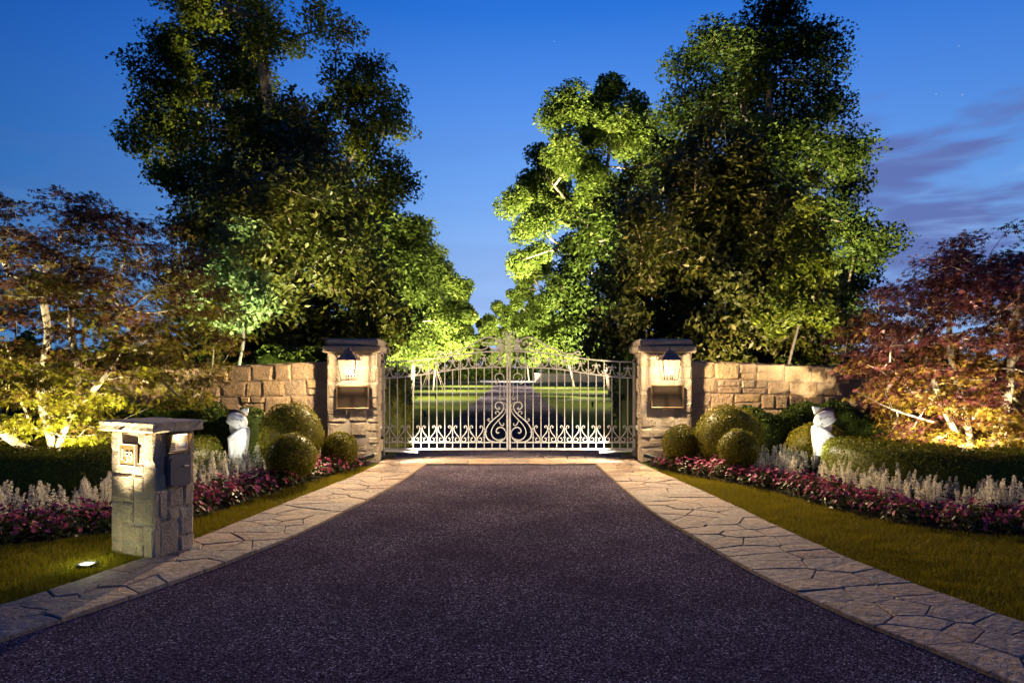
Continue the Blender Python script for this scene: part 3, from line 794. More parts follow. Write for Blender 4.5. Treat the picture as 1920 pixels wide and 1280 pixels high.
# ================================================================= wrought iron gate
GY = 12.6; GU = .0026657; GX = -.062
gx = lambda zx: GX+(zx-937)*GU
gz = lambda zy: 2.4867-GU*zy
mid_arch = catmull([(62, 363), (170, 360), (230, 353), (330, 341), (440, 325), (550, 307), (660, 296), (770, 291), (930, 288)], 5)
top_arch = catmull([(62, 254), (170, 251), (280, 244), (385, 235), (490, 221), (600, 203), (715, 188), (820, 181), (930, 178)], 5)
def arch_y(c, zx): return float(np.interp(zx, c[:, 0], c[:, 1]))
def gate_leaf(label, mirror):
    hinge = gx(68) if not mirror else gx(2*937-68)
    root = empty('gate_leaf', (hinge, GY, 0), 0, label, 'gate', 'leaves of the iron gate')
    def X(zx): return (gx(zx) if not mirror else gx(2*937-zx))-hinge
    def tr(pts): return [(X(p[0]), gz(p[1])) for p in pts]
    def iron(name, paths, w=.016, d=.022, y=0.0, mat='iron', extra=None):
        b = MB()
        if name == 'tendril':
            for p in paths[1:]: MB().flat(tr(p), w, d, y).build(name, M[mat], root)
            one = MB(); extra(one); n = 16       # every collar is a piece of its own
            for k in range(0, len(one.v), n): MB().add(one.v[k:k+n], [tuple(i-k for i in f) for f in one.f if k <= min(f) < k+n]).build('collar', M[mat], root)
            paths = paths[:1]; extra = None
        for p in paths: b.flat(tr(p), w, d, y)
        if extra: extra(b)
        return b.build(name, M[mat], root)
    sp = lambda pts, n=5: catmull(pts, n)
    # frame
    for zx, top, w in ((70, 236, .04), (928, 52, .034)):
        MB().box((X(zx), 0, (gz(top)+gz(858))/2), (w, .042, gz(top)-gz(858)), 0, .004).build('stile', M['iron'], root)
    MB().box(((X(70)+X(930))/2, 0, gz(855)), (abs(X(930)-X(70)), .038, .036), 0, .004).build('rail', M['iron'], root)
    MB().box(((X(70)+X(930))/2, 0, gz(809)), (abs(X(930)-X(70)), .030, .022), 0, .003).build('rail', M['iron'], root)
    iron('arched_rail', [mid_arch], .024, .034); iron('arched_rail', [top_arch], .024, .034)
    # pickets
    for i in range(15):
        zx = 112.5+54.6*i; even = i % 2 == 0
        top = arch_y(mid_arch if even else top_arch, zx)+2
        bot = 852 if zx < 780 else (660 if i == 13 else 522)
        if i == 14: top = arch_y(mid_arch, zx); bot = 336
        for (ta, bo) in ([(top, bot)] + ([(398, 522)] if i == 14 else []) + ([(812, 852)] if zx > 780 else [])):
            MB().box((X(zx), 0, (gz(ta)+gz(bo))/2), (.0165, .0165, gz(ta)-gz(bo)), 0, .003).build('picket', M['iron'], root)
    # lyre scrolls along the foot
    for i in range(0, 14, 2):
        c = 112.5+54.6*i
        sides = (-1, 1) if i < 12 else (-1,)
        S = [(22, 710), (29, 704), (27, 696), (18, 694), (11, 703), (9, 718), (16, 738), (31, 758), (44, 775), (48, 790), (41, 801), (29, 803), (19, 796), (18, 784), (25, 777), (33, 782)]
        iron('lyre_scroll', [sp([(c+sg*dx, y) for dx, y in S], 4) for sg in sides], .017, .024, -.003,
             extra=lambda b, c=c: (b.box((X(c), -.003, gz(714)), (.068, .034, .016), 0, .003), b.box((X(c), -.003, gz(775)), (.055, .028, .012), 0, .003)))
    # fleurs on the lower arch
    for i in range(0, 15, 2):
        c = 112.5+54.6*i; y0 = arch_y(mid_arch, c)-5
        S = [(9, -36), (11, -22), (20, -9), (34, -4), (45, -13), (42, -25), (33, -23)]
        Cc = [(6, -44), (10, -56), (19, -64), (27, -58), (23, -50)]
        def head(b, c=c, y0=y0):
            b.box((X(c), -.002, gz(y0-39)), (.075, .034, .014), 0, .003)
            b.prism([(X(c)+dx*GU, gz(y0+dy)) for dx, dy in ((-8, -44), (-11, -54), (-6, -64), (0, -80), (6, -64), (11, -54), (8, -44))], -.012, .012)
        slope = (arch_y(mid_arch, c+20)-arch_y(mid_arch, c-20))/40
        iron('fleur', [sp([(c+sg*dx, y0+dy+sg*dx*slope) for dx, dy in S], 3) for sg in (-1, 1)]+[sp([(c+sg*dx, y0+dy) for dx, dy in Cc], 3) for sg in (-1, 1)], .016, .020, 0, extra=head)
    # crest above the top arch
    iron('crest_scroll', [sp([(478, 196), (462, 203), (447, 203), (442, 192), (452, 181), (470, 184), (500, 200), (545, 194), (600, 170), (655, 149), (700, 123), (745, 98), (785, 84), (825, 86), (853, 101), (861, 120)])], .022, .026)
    iron('crest_scroll', [sp([(655, 149), (690, 160), (725, 167), (765, 166), (790, 152), (800, 135), (790, 118), (770, 116), (757, 126), (762, 138), (773, 136)]),
                          sp([(882, 158), (845, 164), (815, 158), (800, 138), (808, 120), (824, 113), (837, 122), (834, 136), (823, 134)])], .019, .024,
         extra=lambda b: b.box((X(800), 0, gz(140)), (.05, .03, .012)))
    def crest_fleur(b):
        b.box((X(877), 0, gz(126)), (.085, .036, .018), 0, .003)
        b.prism([(X(zx), gz(zy)) for zx, zy in ((868, 120), (864, 104), (870, 92), (877, 74), (884, 92), (890, 104), (886, 120))], -.013, .013)
        b.prism([(X(zx), gz(zy)) for zx, zy in ((862, 132), (892, 132), (900, 158), (912, 170), (842, 170), (854, 158))], -.010, .010)
    iron('crest_fleur', [sp([(868, 118), (858, 106), (846, 108), (848, 118)]), sp([(886, 118), (896, 104), (908, 104), (906, 116)])], .018, .022, extra=crest_fleur)
    iron('stile_scroll', [sp([(920, 90), (910, 76), (900, 60), (902, 46), (914, 42), (922, 50), (915, 58)]), sp([(922, 160), (908, 150), (902, 138), (910, 128), (919, 134), (914, 143)]), sp([(922, 118), (908, 112), (898, 98), (906, 88), (915, 94)])], .017, .022)
    iron('pendant', [sp([(876, 186), (870, 196), (877, 206), (884, 196), (877, 186)], 4)], .014, .018)
    # centre lyre of the leaf
    iron('centre_scroll', [sp([(866, 566), (875, 573), (871, 580), (856, 577), (845, 563), (847, 543), (862, 531), (884, 532), (900, 548), (903, 568), (892, 595), (866, 622), (835, 648), (806, 676), (786, 706), (777, 738), (782, 768), (800, 792), (832, 805), (868, 804), (900, 790), (918, 764), (917, 735), (902, 713), (880, 704), (860, 712), (851, 730), (860, 744), (872, 738)], 5)], .022, .028)
    iron('centre_scroll', [sp([(884, 531), (904, 535), (919, 550), (922, 572), (914, 600), (890, 632), (858, 664), (832, 696), (818, 728), (820, 758), (838, 783), (868, 793), (898, 782)], 5)], .018, .024, .004)
    iron('tendril', [sp([(872, 628), (873, 608), (862, 594), (848, 597), (845, 608), (855, 612)]), sp([(835, 650), (822, 660), (806, 663), (794, 655), (797, 645), (808, 648)]), sp([(868, 655), (874, 672), (882, 686), (896, 692), (905, 684), (899, 675)])], .015, .022,
         extra=lambda b: (b.box((X(818), -.002, gz(664)), (.05, .034, .02), 0, .003, M=Matrix.Rotation(R(-42 if not mirror else 42), 3, 'Y')), b.box((X(917), -.002, gz(580)), (.04, .034, .018), 0, .003), b.box((X(779), -.002, gz(736)), (.05, .034, .014), 0, .003)))
    iron('upper_scroll', [sp([(858, 366), (868, 374), (864, 384), (850, 382), (842, 364), (848, 343), (866, 333), (888, 335), (902, 350), (905, 372)], 4), [(905, 370), (905, 420), (905, 484)], sp([(905, 482), (912, 498), (909, 511), (898, 510), (899, 500)], 4), sp([(862, 384), (862, 396), (850, 404), (843, 394)], 4)], .019, .024)
    return root
gate_leaf('left leaf of the scrolled iron gate', False)
gate_leaf('right leaf of the scrolled iron gate', True)

def gate_post(zx, sgn, label):
    x = gx(zx); root = empty('gate_post', (x, GY, 0), 0, label, 'gate post', 'steel hinge posts of the gate')
    MB().box((0, 0, .95), (.05, .075, 1.9), 0, .006).build('post', M['dark_iron'], root)
    for z in (1.82, .42):
        MB().box((sgn*.035, -.01, z), (.09, .05, .05), 0, .008).lathe([(.032, -.06), (.036, -.05), (.036, .05), (.032, .06)], (0, -.03, z), 10).build('hinge', M['dark_iron'], root)
    k = MB().lathe([(.02, 0), (.045, .008), (.05, .02), (.038, .038), (.014, .044)], (0, 0, 0), 14)
    k.build('knob', M['white_paint'], root, True, (0, -.037, gz(703)), (math.pi/2, 0, 0))
    if sgn > 0: MB().box((.045, -.03, 2.0), (.045, .04, .06), 0, .01).build('sensor', M['violet_led'], root); MB().box((.0, 0, 1.93), (.12, .06, .05), 0, .008).build('sensor_bracket', M['dark_iron'], root)
gate_post(44, 1, 'dark steel hinge post with violet sensor against the left gate pillar')
gate_post(2*937-44, -1, 'dark steel hinge post against the right gate pillar')
def opener(zx, sgn, label):
    x = gx(zx); root = empty('gate_opener', (x, GY-.02, 0), 0, label, 'gate opener', 'gate opener arms')
    MB().box((0, .05, .055), (.19, .16, .08), 0, .012).build('motor_box', M['dark_iron'], root)
    MB().box((-sgn*.07, .05, .15), (.03, .03, .15), 0, .004).build('bracket', M['dark_iron'], root)
    MB().tube([(-sgn*.09, -.03, .178), (sgn*.25, -.04, .168), (sgn*.50, -.045, .158)], [.017, .019, .013], 8).build('arm', M['white_paint'], root)
    MB().lathe([(.008, -.02), (.02, -.018), (.02, .018), (.008, .02)], (sgn*.50, -.045, .158), 8).build('joint', M['white_paint'], root)
opener(118, 1, 'white gate opener arm with floor box at the foot of the left leaf')
opener(2*937-118, -1, 'white gate opener arm with floor box at the foot of the right leaf')
# ================================================================= mailbox pier
def mailbox_pier():
    rnd = random.Random(31); K = Vector((-3.10, 5.92, 0))
    ux = Vector((.60, -.297, 0)); ang = math.atan2(ux.y, ux.x)       # along the number face, left to right
    wl, wr, H = .60, .40, 1.115
    ex = Vector((math.cos(ang), math.sin(ang), 0)); ey = Vector((-math.sin(ang), math.cos(ang), 0))
    c = K-ex*wl/2+ey*wr/2
    root = empty('mailbox_pier', c, ang, 'rough stone mailbox pier with number plate 159 at the left kerb', 'mailbox pier')
    hx, hy = wl/2, wr/2
    MB().box((0, 0, H/2), (wl-.026, wr-.026, H-.01)).build('mortar', M['mortar'], root)
    L = [(0, .15, 0, .12), (.15, .36, 0, .13), (.36, .45, 0, .13), (.45, wl, 0, .30),
         (0, .15, .12, .40), (.15, .45, .13, .30), (.15, .31, .30, .47), (.31, wl, .30, .575), (0, .15, .40, .48), (0, .31, .48, .73),
         (.31, .44, .575, .73), (.44, wl, .575, .82), (0, .12, .73, .93), (.12, .44, .73, .82), (.12, .44, .82, 1.0), (.44, wl, .82, H), (0, .12, .93, H), (.12, .44, 1.0, H)]
    face(root, 'grey_stone', (-hx, -hy+.05), 0, [q for q in L if q[:2] != (.15, .31) or q[2] != .30]+[(.15, .31, .30, .48)], .055, rnd, .008)
    Rr = [(.05, .25, 0, .32), (.25, wr, 0, .16), (.25, wr, .16, .43), (.05, .13, .32, .62), (.13, .25, .32, .43), (.13, .29, .43, .62), (.29, wr, .43, .66),
          (.05, .20, .62, .75), (.20, .29, .62, .75), (.29, wr, .66, .88), (.05, .10, .75, H), (.10, .34, .75, H), (.34, wr, .88, H)]
    face(root, 'grey_stone', (hx-.05, -hy), math.pi/2, Rr, .055, rnd, .008)
    back = coursed(wl, H, rnd, .16, .3, .15, .35)
    face(root, 'grey_stone', (hx, hy-.05), math.pi, back, .055, rnd, .008)
    face(root, 'grey_stone', (-hx+.05, hy-.06), -math.pi/2, coursed(wr-.12, H, rnd, .16, .3, .14, .3), .055, rnd, .008)
    # rough-edged cap slab
    nx, ny = 14, 10; vs = []; fs = []
    cw, cd = wl+.12, wr+.12
    ringp = []
    for i in range(nx): ringp.append((-cw/2+cw*i/nx, -cd/2))
    for i in range(ny): ringp.append((cw/2, -cd/2+cd*i/ny))
    for i in range(nx): ringp.append((cw/2-cw*i/nx, cd/2))
    for i in range(ny): ringp.append((-cw/2, cd/2-cd*i/ny))
    n = len(ringp); lv = [(-.014, -.004), (0, .012), (-.006, .045), (.002, .078), (-.018, .088)]
    for off, z in lv:
        for (x, y) in ringp:
            j = rnd.uniform(-.007, .007)+off; Ln = math.hypot(x, y)
            vs.append((x+x/Ln*j, y+y/Ln*j, H+z+rnd.uniform(-.003, .003)))
    for k in range(len(lv)-1):
        for i in range(n): fs.append((k*n+i, k*n+(i+1) % n, (k+1)*n+(i+1) % n, (k+1)*n+i))
    fs += [tuple(range(n-1, -1, -1)), tuple(range((len(lv)-1)*n, len(lv)*n))]
    MB().add(vs, fs).build('cap_slab', M['grey_stone'], root)
    # number plate, on the left face
    pl = MB().box((-.02, -hy-.022, .905), (.215, .022, .185), 0, .004).build('number_plate', M['brass_plate'], root)
    e = MB(); w, h, t = .225, .195, .008
    for dz in (-1, 1): e.box((-.02, -hy-.026, .905+dz*(h-t)/2), (w, .026, t))
    for dx in (-1, 1): e.box((-.02+dx*(w-t)/2, -hy-.026, .905), (t, .026, h-2*t))
    e.build('plate_edge', M['brass_pale'], pl)
    s = .092; z0 = .905-s*.46; x0 = -.02
    def digit(strokes):
        b = MB()
        for pts, ws in strokes:
            P = catmull(pts, 6) if len(pts) > 2 else np.array(pts, float)
            wv = np.interp(np.linspace(0, 1, len(P)), np.linspace(0, 1, len(ws)), ws)
            for i in range(len(P)-1):
                a, c2 = P[i], P[i+1]; d = c2-a; Ln = np.linalg.norm(d); nn = np.array([-d[1], d[0]])/max(Ln, 1e-6); a = a-d*.12; c2 = c2+d*.12
                q = [a+nn*wv[i]/2, a-nn*wv[i]/2, c2-nn*wv[i+1]/2, c2+nn*wv[i+1]/2]
                b.prism([(x0+p[0]*s, z0+p[1]*s) for p in q], -hy-.041, -hy-.030)
        b.build('numeral', M['brass_pale'], pl)
    digit([([(-.62, .05), (-.62, .95)], [.13, .13]), ([(-.78, .03), (-.46, .03)], [.06, .06]), ([(-.80, .80), (-.70, .86), (-.62, .95)], [.05, .06, .1])])
    digit([([(.18, .74), (-.14, .74)], [.11, .11]), ([(-.13, .78), (-.16, .42)], [.05, .05]), ([(-.16, .42), (.02, .48), (.17, .36), (.19, .12), (.05, -.12), (-.12, -.18), (-.24, -.12)], [.05, .09, .14, .14, .11, .07, .08])])
    digit([([(.70, .80), (.52, .76), (.43, .58), (.50, .38), (.66, .34), (.80, .48), (.80, .66), (.70, .80)], [.07, .10, .13, .10, .07, .10, .12, .07]), ([(.82, .58), (.80, .28), (.66, .0), (.44, -.18)], [.13, .13, .10, .05])])
    # letter box on the drive face: door with rounded corners
    fx = hx+.012
    def yz_prism(b, poly, xa, xb, mi=0):
        m = len(poly); vv = [(xa, y, z) for y, z in poly]+[(xb, y, z) for y, z in poly]
        b.add(vv, [tuple(range(m-1, -1, -1)), tuple(range(m, 2*m))]+[(i, (i+1) % m, (i+1) % m+m, i+m) for i in range(m)], mi)
    def rrect(yc, zc, w, h, r):
        out = []
        for cx, cz, a0 in ((w/2-r, h/2-r, 0), (-w/2+r, h/2-r, 90), (-w/2+r, -h/2+r, 180), (w/2-r, -h/2+r, 270)):
            for k in range(5): a = R(a0+k*22.5); out.append((yc+cx+r*math.cos(a), zc+cz+r*math.sin(a)))
        return out
    b = MB(); yz_prism(b, rrect(.015, .765, .225, .285, .03), fx-.04, fx+.035)
    bx = b.build('letter_box', M['mailbox_metal'], root)
    b = MB(); yz_prism(b, rrect(.015, .757, .205, .245, .028), fx+.0355, fx+.047); b.build('door', M['mailbox_metal'], bx)
    b = MB(); b.box((fx+.055, .065, .80), (.018, .045, .012), 0, .003); b.build('handle', M['brass_pale'], bx)
    # lit keypad hood above it
    hood = MB(); za, zb = .925, 1.085
    hood.box((fx+.0, .02, zb+.008), (.13, .215, .014), 0, .004)
    hood.add([(fx-.03, -.085, za), (fx+.015, -.085, za), (fx+.065, -.09, zb), (fx-.03, -.09, zb), (fx-.03, -.076, za), (fx+.015, -.076, za), (fx+.065, -.08, zb), (fx-.03, -.08, zb)], [(0, 1, 2, 3), (7, 6, 5, 4), (1, 5, 6, 2), (0, 4, 5, 1)])
    hood.add([(fx-.03, .125, za), (fx+.015, .125, za), (fx+.065, .13, zb), (fx-.03, .13, zb), (fx-.03, .116, za), (fx+.015, .116, za), (fx+.065, .12, zb), (fx-.03, .12, zb)], [(3, 2, 1, 0), (4, 5, 6, 7), (2, 6, 5, 1), (1, 5, 4, 0)])
    hood.box((fx-.004, .02, za-.004), (.05, .215, .010), 0, .003)
    ho = hood.build('keypad_hood', M['bronze_edge'], root)
    MB().box((fx+.004, .02, (za+zb)/2), (.014, .19, zb-za-.012), 0, .003).build('keypad_panel', M['brass_pale'], ho)
    kp = MB()
    for r in range(4):
        for k in range(3): kp.box((fx+.013, -.055+k*.017, .955+r*.017), (.006, .011, .011), 0, .002)
    kp.build('keypad_keys', M['mailbox_metal'], ho)
    MB().box((fx+.013, .05, .99), (.006, .075, .035), 0, .002).build('name_card', M['white_paint'], ho)
    MB().box((fx+.035, .02, zb-.004), (.02, .12, .010), 0, .003).build('lamp_strip', M['box_lamp'], ho)
    p = c+ex*(fx+.040)+ey*.02; lamp_point('keypad_light', (p.x, p.y, zb-.03), .5, (1, .74, .45), .012)
    return ex, ey, c
pex, pey, pc = mailbox_pier()

# ================================================================= light fittings
def well_light(loc, label, lens='lens_white'):
    root = empty('well_light', loc, 0, label, 'ground light', 'round ground lights')
    MB().lathe([(.065, -.01), (.08, 0), (.083, .03), (.074, .034), (.062, .034), (.060, .018)], n=18).build('rim', M['black_metal'], root, True)
    MB().lathe([(.057, .010), (.058, .022), (.03, .028), (.005, .030)], n=18).build('lens', M[lens], root, True)
    return root
def bullet_light(loc, aim, label, L=.30, r=.042):
    root = empty('bullet_light', loc, 0, label, 'spotlight', 'black bullet spotlights')
    d = (Vector(aim)-Vector(loc)).normalized(); h = Vector((0, 0, .14))
    MB().tube([(0, 0, -.12), (0, 0, .12)], .012, 8).build('stake', M['black_metal'], root)
    MB().tube([h-d*L*.55, h-d*L*.45, h+d*L*.42, h+d*L*.5], [r*.55, r*.9, r, r*1.05], 12).build('housing', M['black_metal'], root, True)
    MB().tube([h+d*L*.44, h+d*L*.505], [r*.85, r*.85], 12).build('lens', M['lens_warm'], root, True)
    return Vector(loc)+h+d*(L*.5+.03)
well_light((-3.56, 5.72, .01), 'glowing round ground light in the grass before the mailbox pier')
lamp_spot('pier_light', (-3.56, 5.68, .07), (-3.45, 5.89, 1.25), 800, (1, .90, .64), 58, 1.0, .03)
lamp_point('pier_light_spill', (-3.56, 5.72, .15), 5, (.93, 1, .58), .03)
p = bullet_light((-2.52, 11.75, .02), (-.9, 12.55, .5), 'black bullet spotlight at the foot of the left pillar, aimed at the gate')
GATE_SPOT = 700
lamp_spot('gate_spot', p, (-1.2, 12.6, .25), GATE_SPOT, (1, .88, .70), 54, .9, .04)
p = bullet_light((2.42, 11.75, .02), (.8, 12.55, .5), 'black bullet spotlight at the foot of the right pillar, aimed at the gate')
lamp_spot('gate_spot', p, (1.1, 12.6, .25), GATE_SPOT, (1, .88, .70), 54, .9, .04)

# ================================================================= clipped box balls, hedges
def ball(px, py, Y, r, zt, label, n, sq=1.0, mat='leaf_box', name='boxwood_ball'):
    x = (px-960)/1280*Y; rg = np.random.default_rng(int(px)); rz = r*sq; zc = zt-rz
    d = rg.normal(size=(n, 3)); d /= np.linalg.norm(d, axis=1, keepdims=True)
    lump = 1+.03*np.sin(d[:, 0]*7+px)+.025*np.sin(d[:, 2]*9+d[:, 1]*5)+.022*rg.normal(size=n)+.07*np.maximum(0, rg.normal(size=n)-1.9)
    P = d*np.array([r, r, rz])*lump[:, None]+np.array([0, 0, zc]); P[:, 2] = np.maximum(P[:, 2], .02)
    nrm = d+rg.normal(size=(n, 3))*.65
    V = []; F = []; nu, nv = 18, 12
    for i in range(nv+1):
        for k in range(nu):
            a, b = math.pi*i/nv, 2*math.pi*k/nu
            V.append((.94*r*math.sin(a)*math.cos(b), .94*r*math.sin(a)*math.sin(b), max(.01, zc+.94*rz*math.cos(a))))
    for i in range(nv):
        for k in range(nu): F.append((i*nu+k, (i+1)*nu+k, (i+1)*nu+(k+1) % nu))
    for i in range(nv):
        for k in range(nu): F.append((i*nu+k, (i+1)*nu+(k+1) % nu, i*nu+(k+1) % nu))
    TV, TF = TPL['oval']
    Vl, Fl, k = leaf_arrays(P, nrm, rg.uniform(.022, .04, n), 'oval', rg)
    tint = np.repeat(np.clip(rg.beta(2, 2, n), 0, 1), k)
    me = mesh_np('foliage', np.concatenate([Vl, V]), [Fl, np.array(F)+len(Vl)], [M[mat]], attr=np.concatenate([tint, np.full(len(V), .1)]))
    root = empty(name, (x, Y, 0), 0, label, 'topiary ball', 'clipped box balls')
    f = link('foliage', me, root); f['kind'] = 'stuff'
    MB().tube([(0, 0, -.03), (0, 0, max(.1, zc))], .03, 6).build('stem', M['bark'], root)
ball(546, 757, 11.0, .50, 1.13, 'large clipped box ball beside the white sculpture left of the gate', 9000, 1.05)
ball(547, 815, 9.9, .345, .74, 'low clipped box ball in front of the large left ball, among white flowers', 5000, .98)
ball(637, 810, 11.3, .285, .64, 'small clipped box ball at the foot of the left gate pillar', 4000, 1.0)
ball(1366, 762, 11.3, .56, 1.07, 'largest clipped box ball right of the gate, against the wall', 9500, .98)
ball(1277, 797, 11.45, .30, .74, 'small clipped box ball at the foot of the right gate pillar', 4200, 1.06)
ball(1385, 805, 10.5, .30, .745, 'low clipped box ball in front of the largest right ball', 4200, 1.0)
ball(1535, 795, 11.5, .52, .78, 'side-lit clipped box ball behind the right white sculpture', 8000, .9)

def hedge(name, path, hw, H, label, n, mat='leaf_hedge', seed=1, group='clipped hedges', size=(.024, .042), lump=.025):
    rg = np.random.default_rng(seed); c = catmull(path, 12); base = np.array([path[0][0], path[0][1]])
    seg = np.linalg.norm(np.diff(c, axis=0), axis=1); cum = np.concatenate([[0], np.cumsum(seg)]); L = cum[-1]
    def surf(s, a, k=1.0):
        """s along the hedge, a the angle round its rounded-box section (0 = one foot, pi = the other); ends are rounded off"""
        x = np.interp(s, cum, c[:, 0]); y = np.interp(s, cum, c[:, 1])
        x2 = np.interp(np.minimum(s+.05, L), cum, c[:, 0])-np.interp(np.maximum(s-.05, 0), cum, c[:, 0]); y2 = np.interp(np.minimum(s+.05, L), cum, c[:, 1])-np.interp(np.maximum(s-.05, 0), cum, c[:, 1])
        ln = np.hypot(x2, y2); nx, ny = -y2/ln, x2/ln
        e = np.minimum(s, L-s)/hw; ef = np.where(e < 1, np.sqrt(np.maximum(0, 1-(1-np.minimum(e, 1))**2.4)), 1)
        ca, sa = np.cos(a), np.sin(a); p = .42
        u = np.sign(ca)*np.abs(ca)**p*hw*k*ef; z = np.abs(sa)**p*H*k*(.90+.10*np.minimum(1, ef))
        wob = 1+lump*np.sin(s*3.1+a*2)+lump*.7*np.sin(s*7.3)
        return np.stack([x+nx*u*wob-base[0], y+ny*u*wob-base[1], z*wob], -1)
    s = rg.uniform(0, L, n); a = rg.uniform(0, math.pi, n)
    # even spread over the rounded box: sides and top
    a = np.where(rg.random(n) < .5, np.arctan2(rg.uniform(0, 1, n)**(1/.42), np.sign(rg.normal(size=n))*1.0), np.arctan2(1.0, np.sign(rg.normal(size=n))*rg.uniform(0, 1, n)**(1/.42)))
    P = surf(s, a); Pi = surf(np.clip(s, hw, L-hw), a, .5); d = P-Pi; d /= np.maximum(np.linalg.norm(d, axis=1, keepdims=True), 1e-6)
    P = P+d*(rg.normal(size=(n, 1))*.014+.06*np.maximum(0, rg.normal(size=(n, 1))-1.8)); P[:, 2] = np.maximum(P[:, 2], .01)
    ns, na = max(10, int(L/.2)), 16
    S, A = np.meshgrid(np.linspace(.001, L-.001, ns+1), np.linspace(0, math.pi, na+1), indexing='ij')
    C = surf(S.ravel(), A.ravel(), .95); F = []
    for i in range(ns):
        for k in range(na):
            q = i*(na+1)+k; F += [(q, q+1, q+na+2), (q, q+na+2, q+na+1)]
    Vl, Fl, k = leaf_arrays(P, d+rg.normal(size=(n, 3))*.6, rg.uniform(*size, n), 'oval', rg)
    tint = np.repeat(rg.beta(2, 2, n), k)
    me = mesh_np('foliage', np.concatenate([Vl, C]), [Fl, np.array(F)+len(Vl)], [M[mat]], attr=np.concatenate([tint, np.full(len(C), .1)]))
    root = empty(name, (base[0], base[1], 0), 0, label, 'hedge', group)
    f = link('foliage', me, root); f['kind'] = 'stuff'
    b = MB()
    for q in range(3, len(c)-3, 12): b.tube([(c[q][0]-base[0], c[q][1]-base[1], -.02), (c[q][0]-base[0], c[q][1]-base[1], H*.6)], .02, 5)
    b.build('stems', M['bark'], root)
hedge('clipped_hedge', [(5.25, 10.5), (4.98, 9.6), (5.2, 9.0), (6.2, 8.62), (7.6, 8.5), (9.5, 8.4)], .48, .66, 'clipped hedge curling round its end right of the sculpture, in front of the red maple', 26000, seed=4)
hedge('clipped_hedge', [(-4.95, 10.6), (-4.75, 9.7), (-5.0, 9.0), (-6.1, 8.6), (-7.6, 8.45), (-9.5, 8.3)], .47, .66, 'clipped hedge behind the mailbox pier, in front of the left maple', 26000, seed=5)
hedge('shrub_border', [(4.1, 12.1), (5.2, 12.3), (7.0, 12.6), (9.5, 13.4)], .33, .98, 'loose dark shrub row along the wall behind the right sculpture', 12000, 'leaf_dark', 6, None, (.04, .08), .09)
hedge('shrub_border', [(-4.35, 11.9), (-5.3, 12.1), (-7.0, 12.5), (-10, 13.6)], .33, .98, 'loose dark shrub row along the wall behind the left sculpture', 13000, 'leaf_dark', 7, None, (.04, .08), .09)

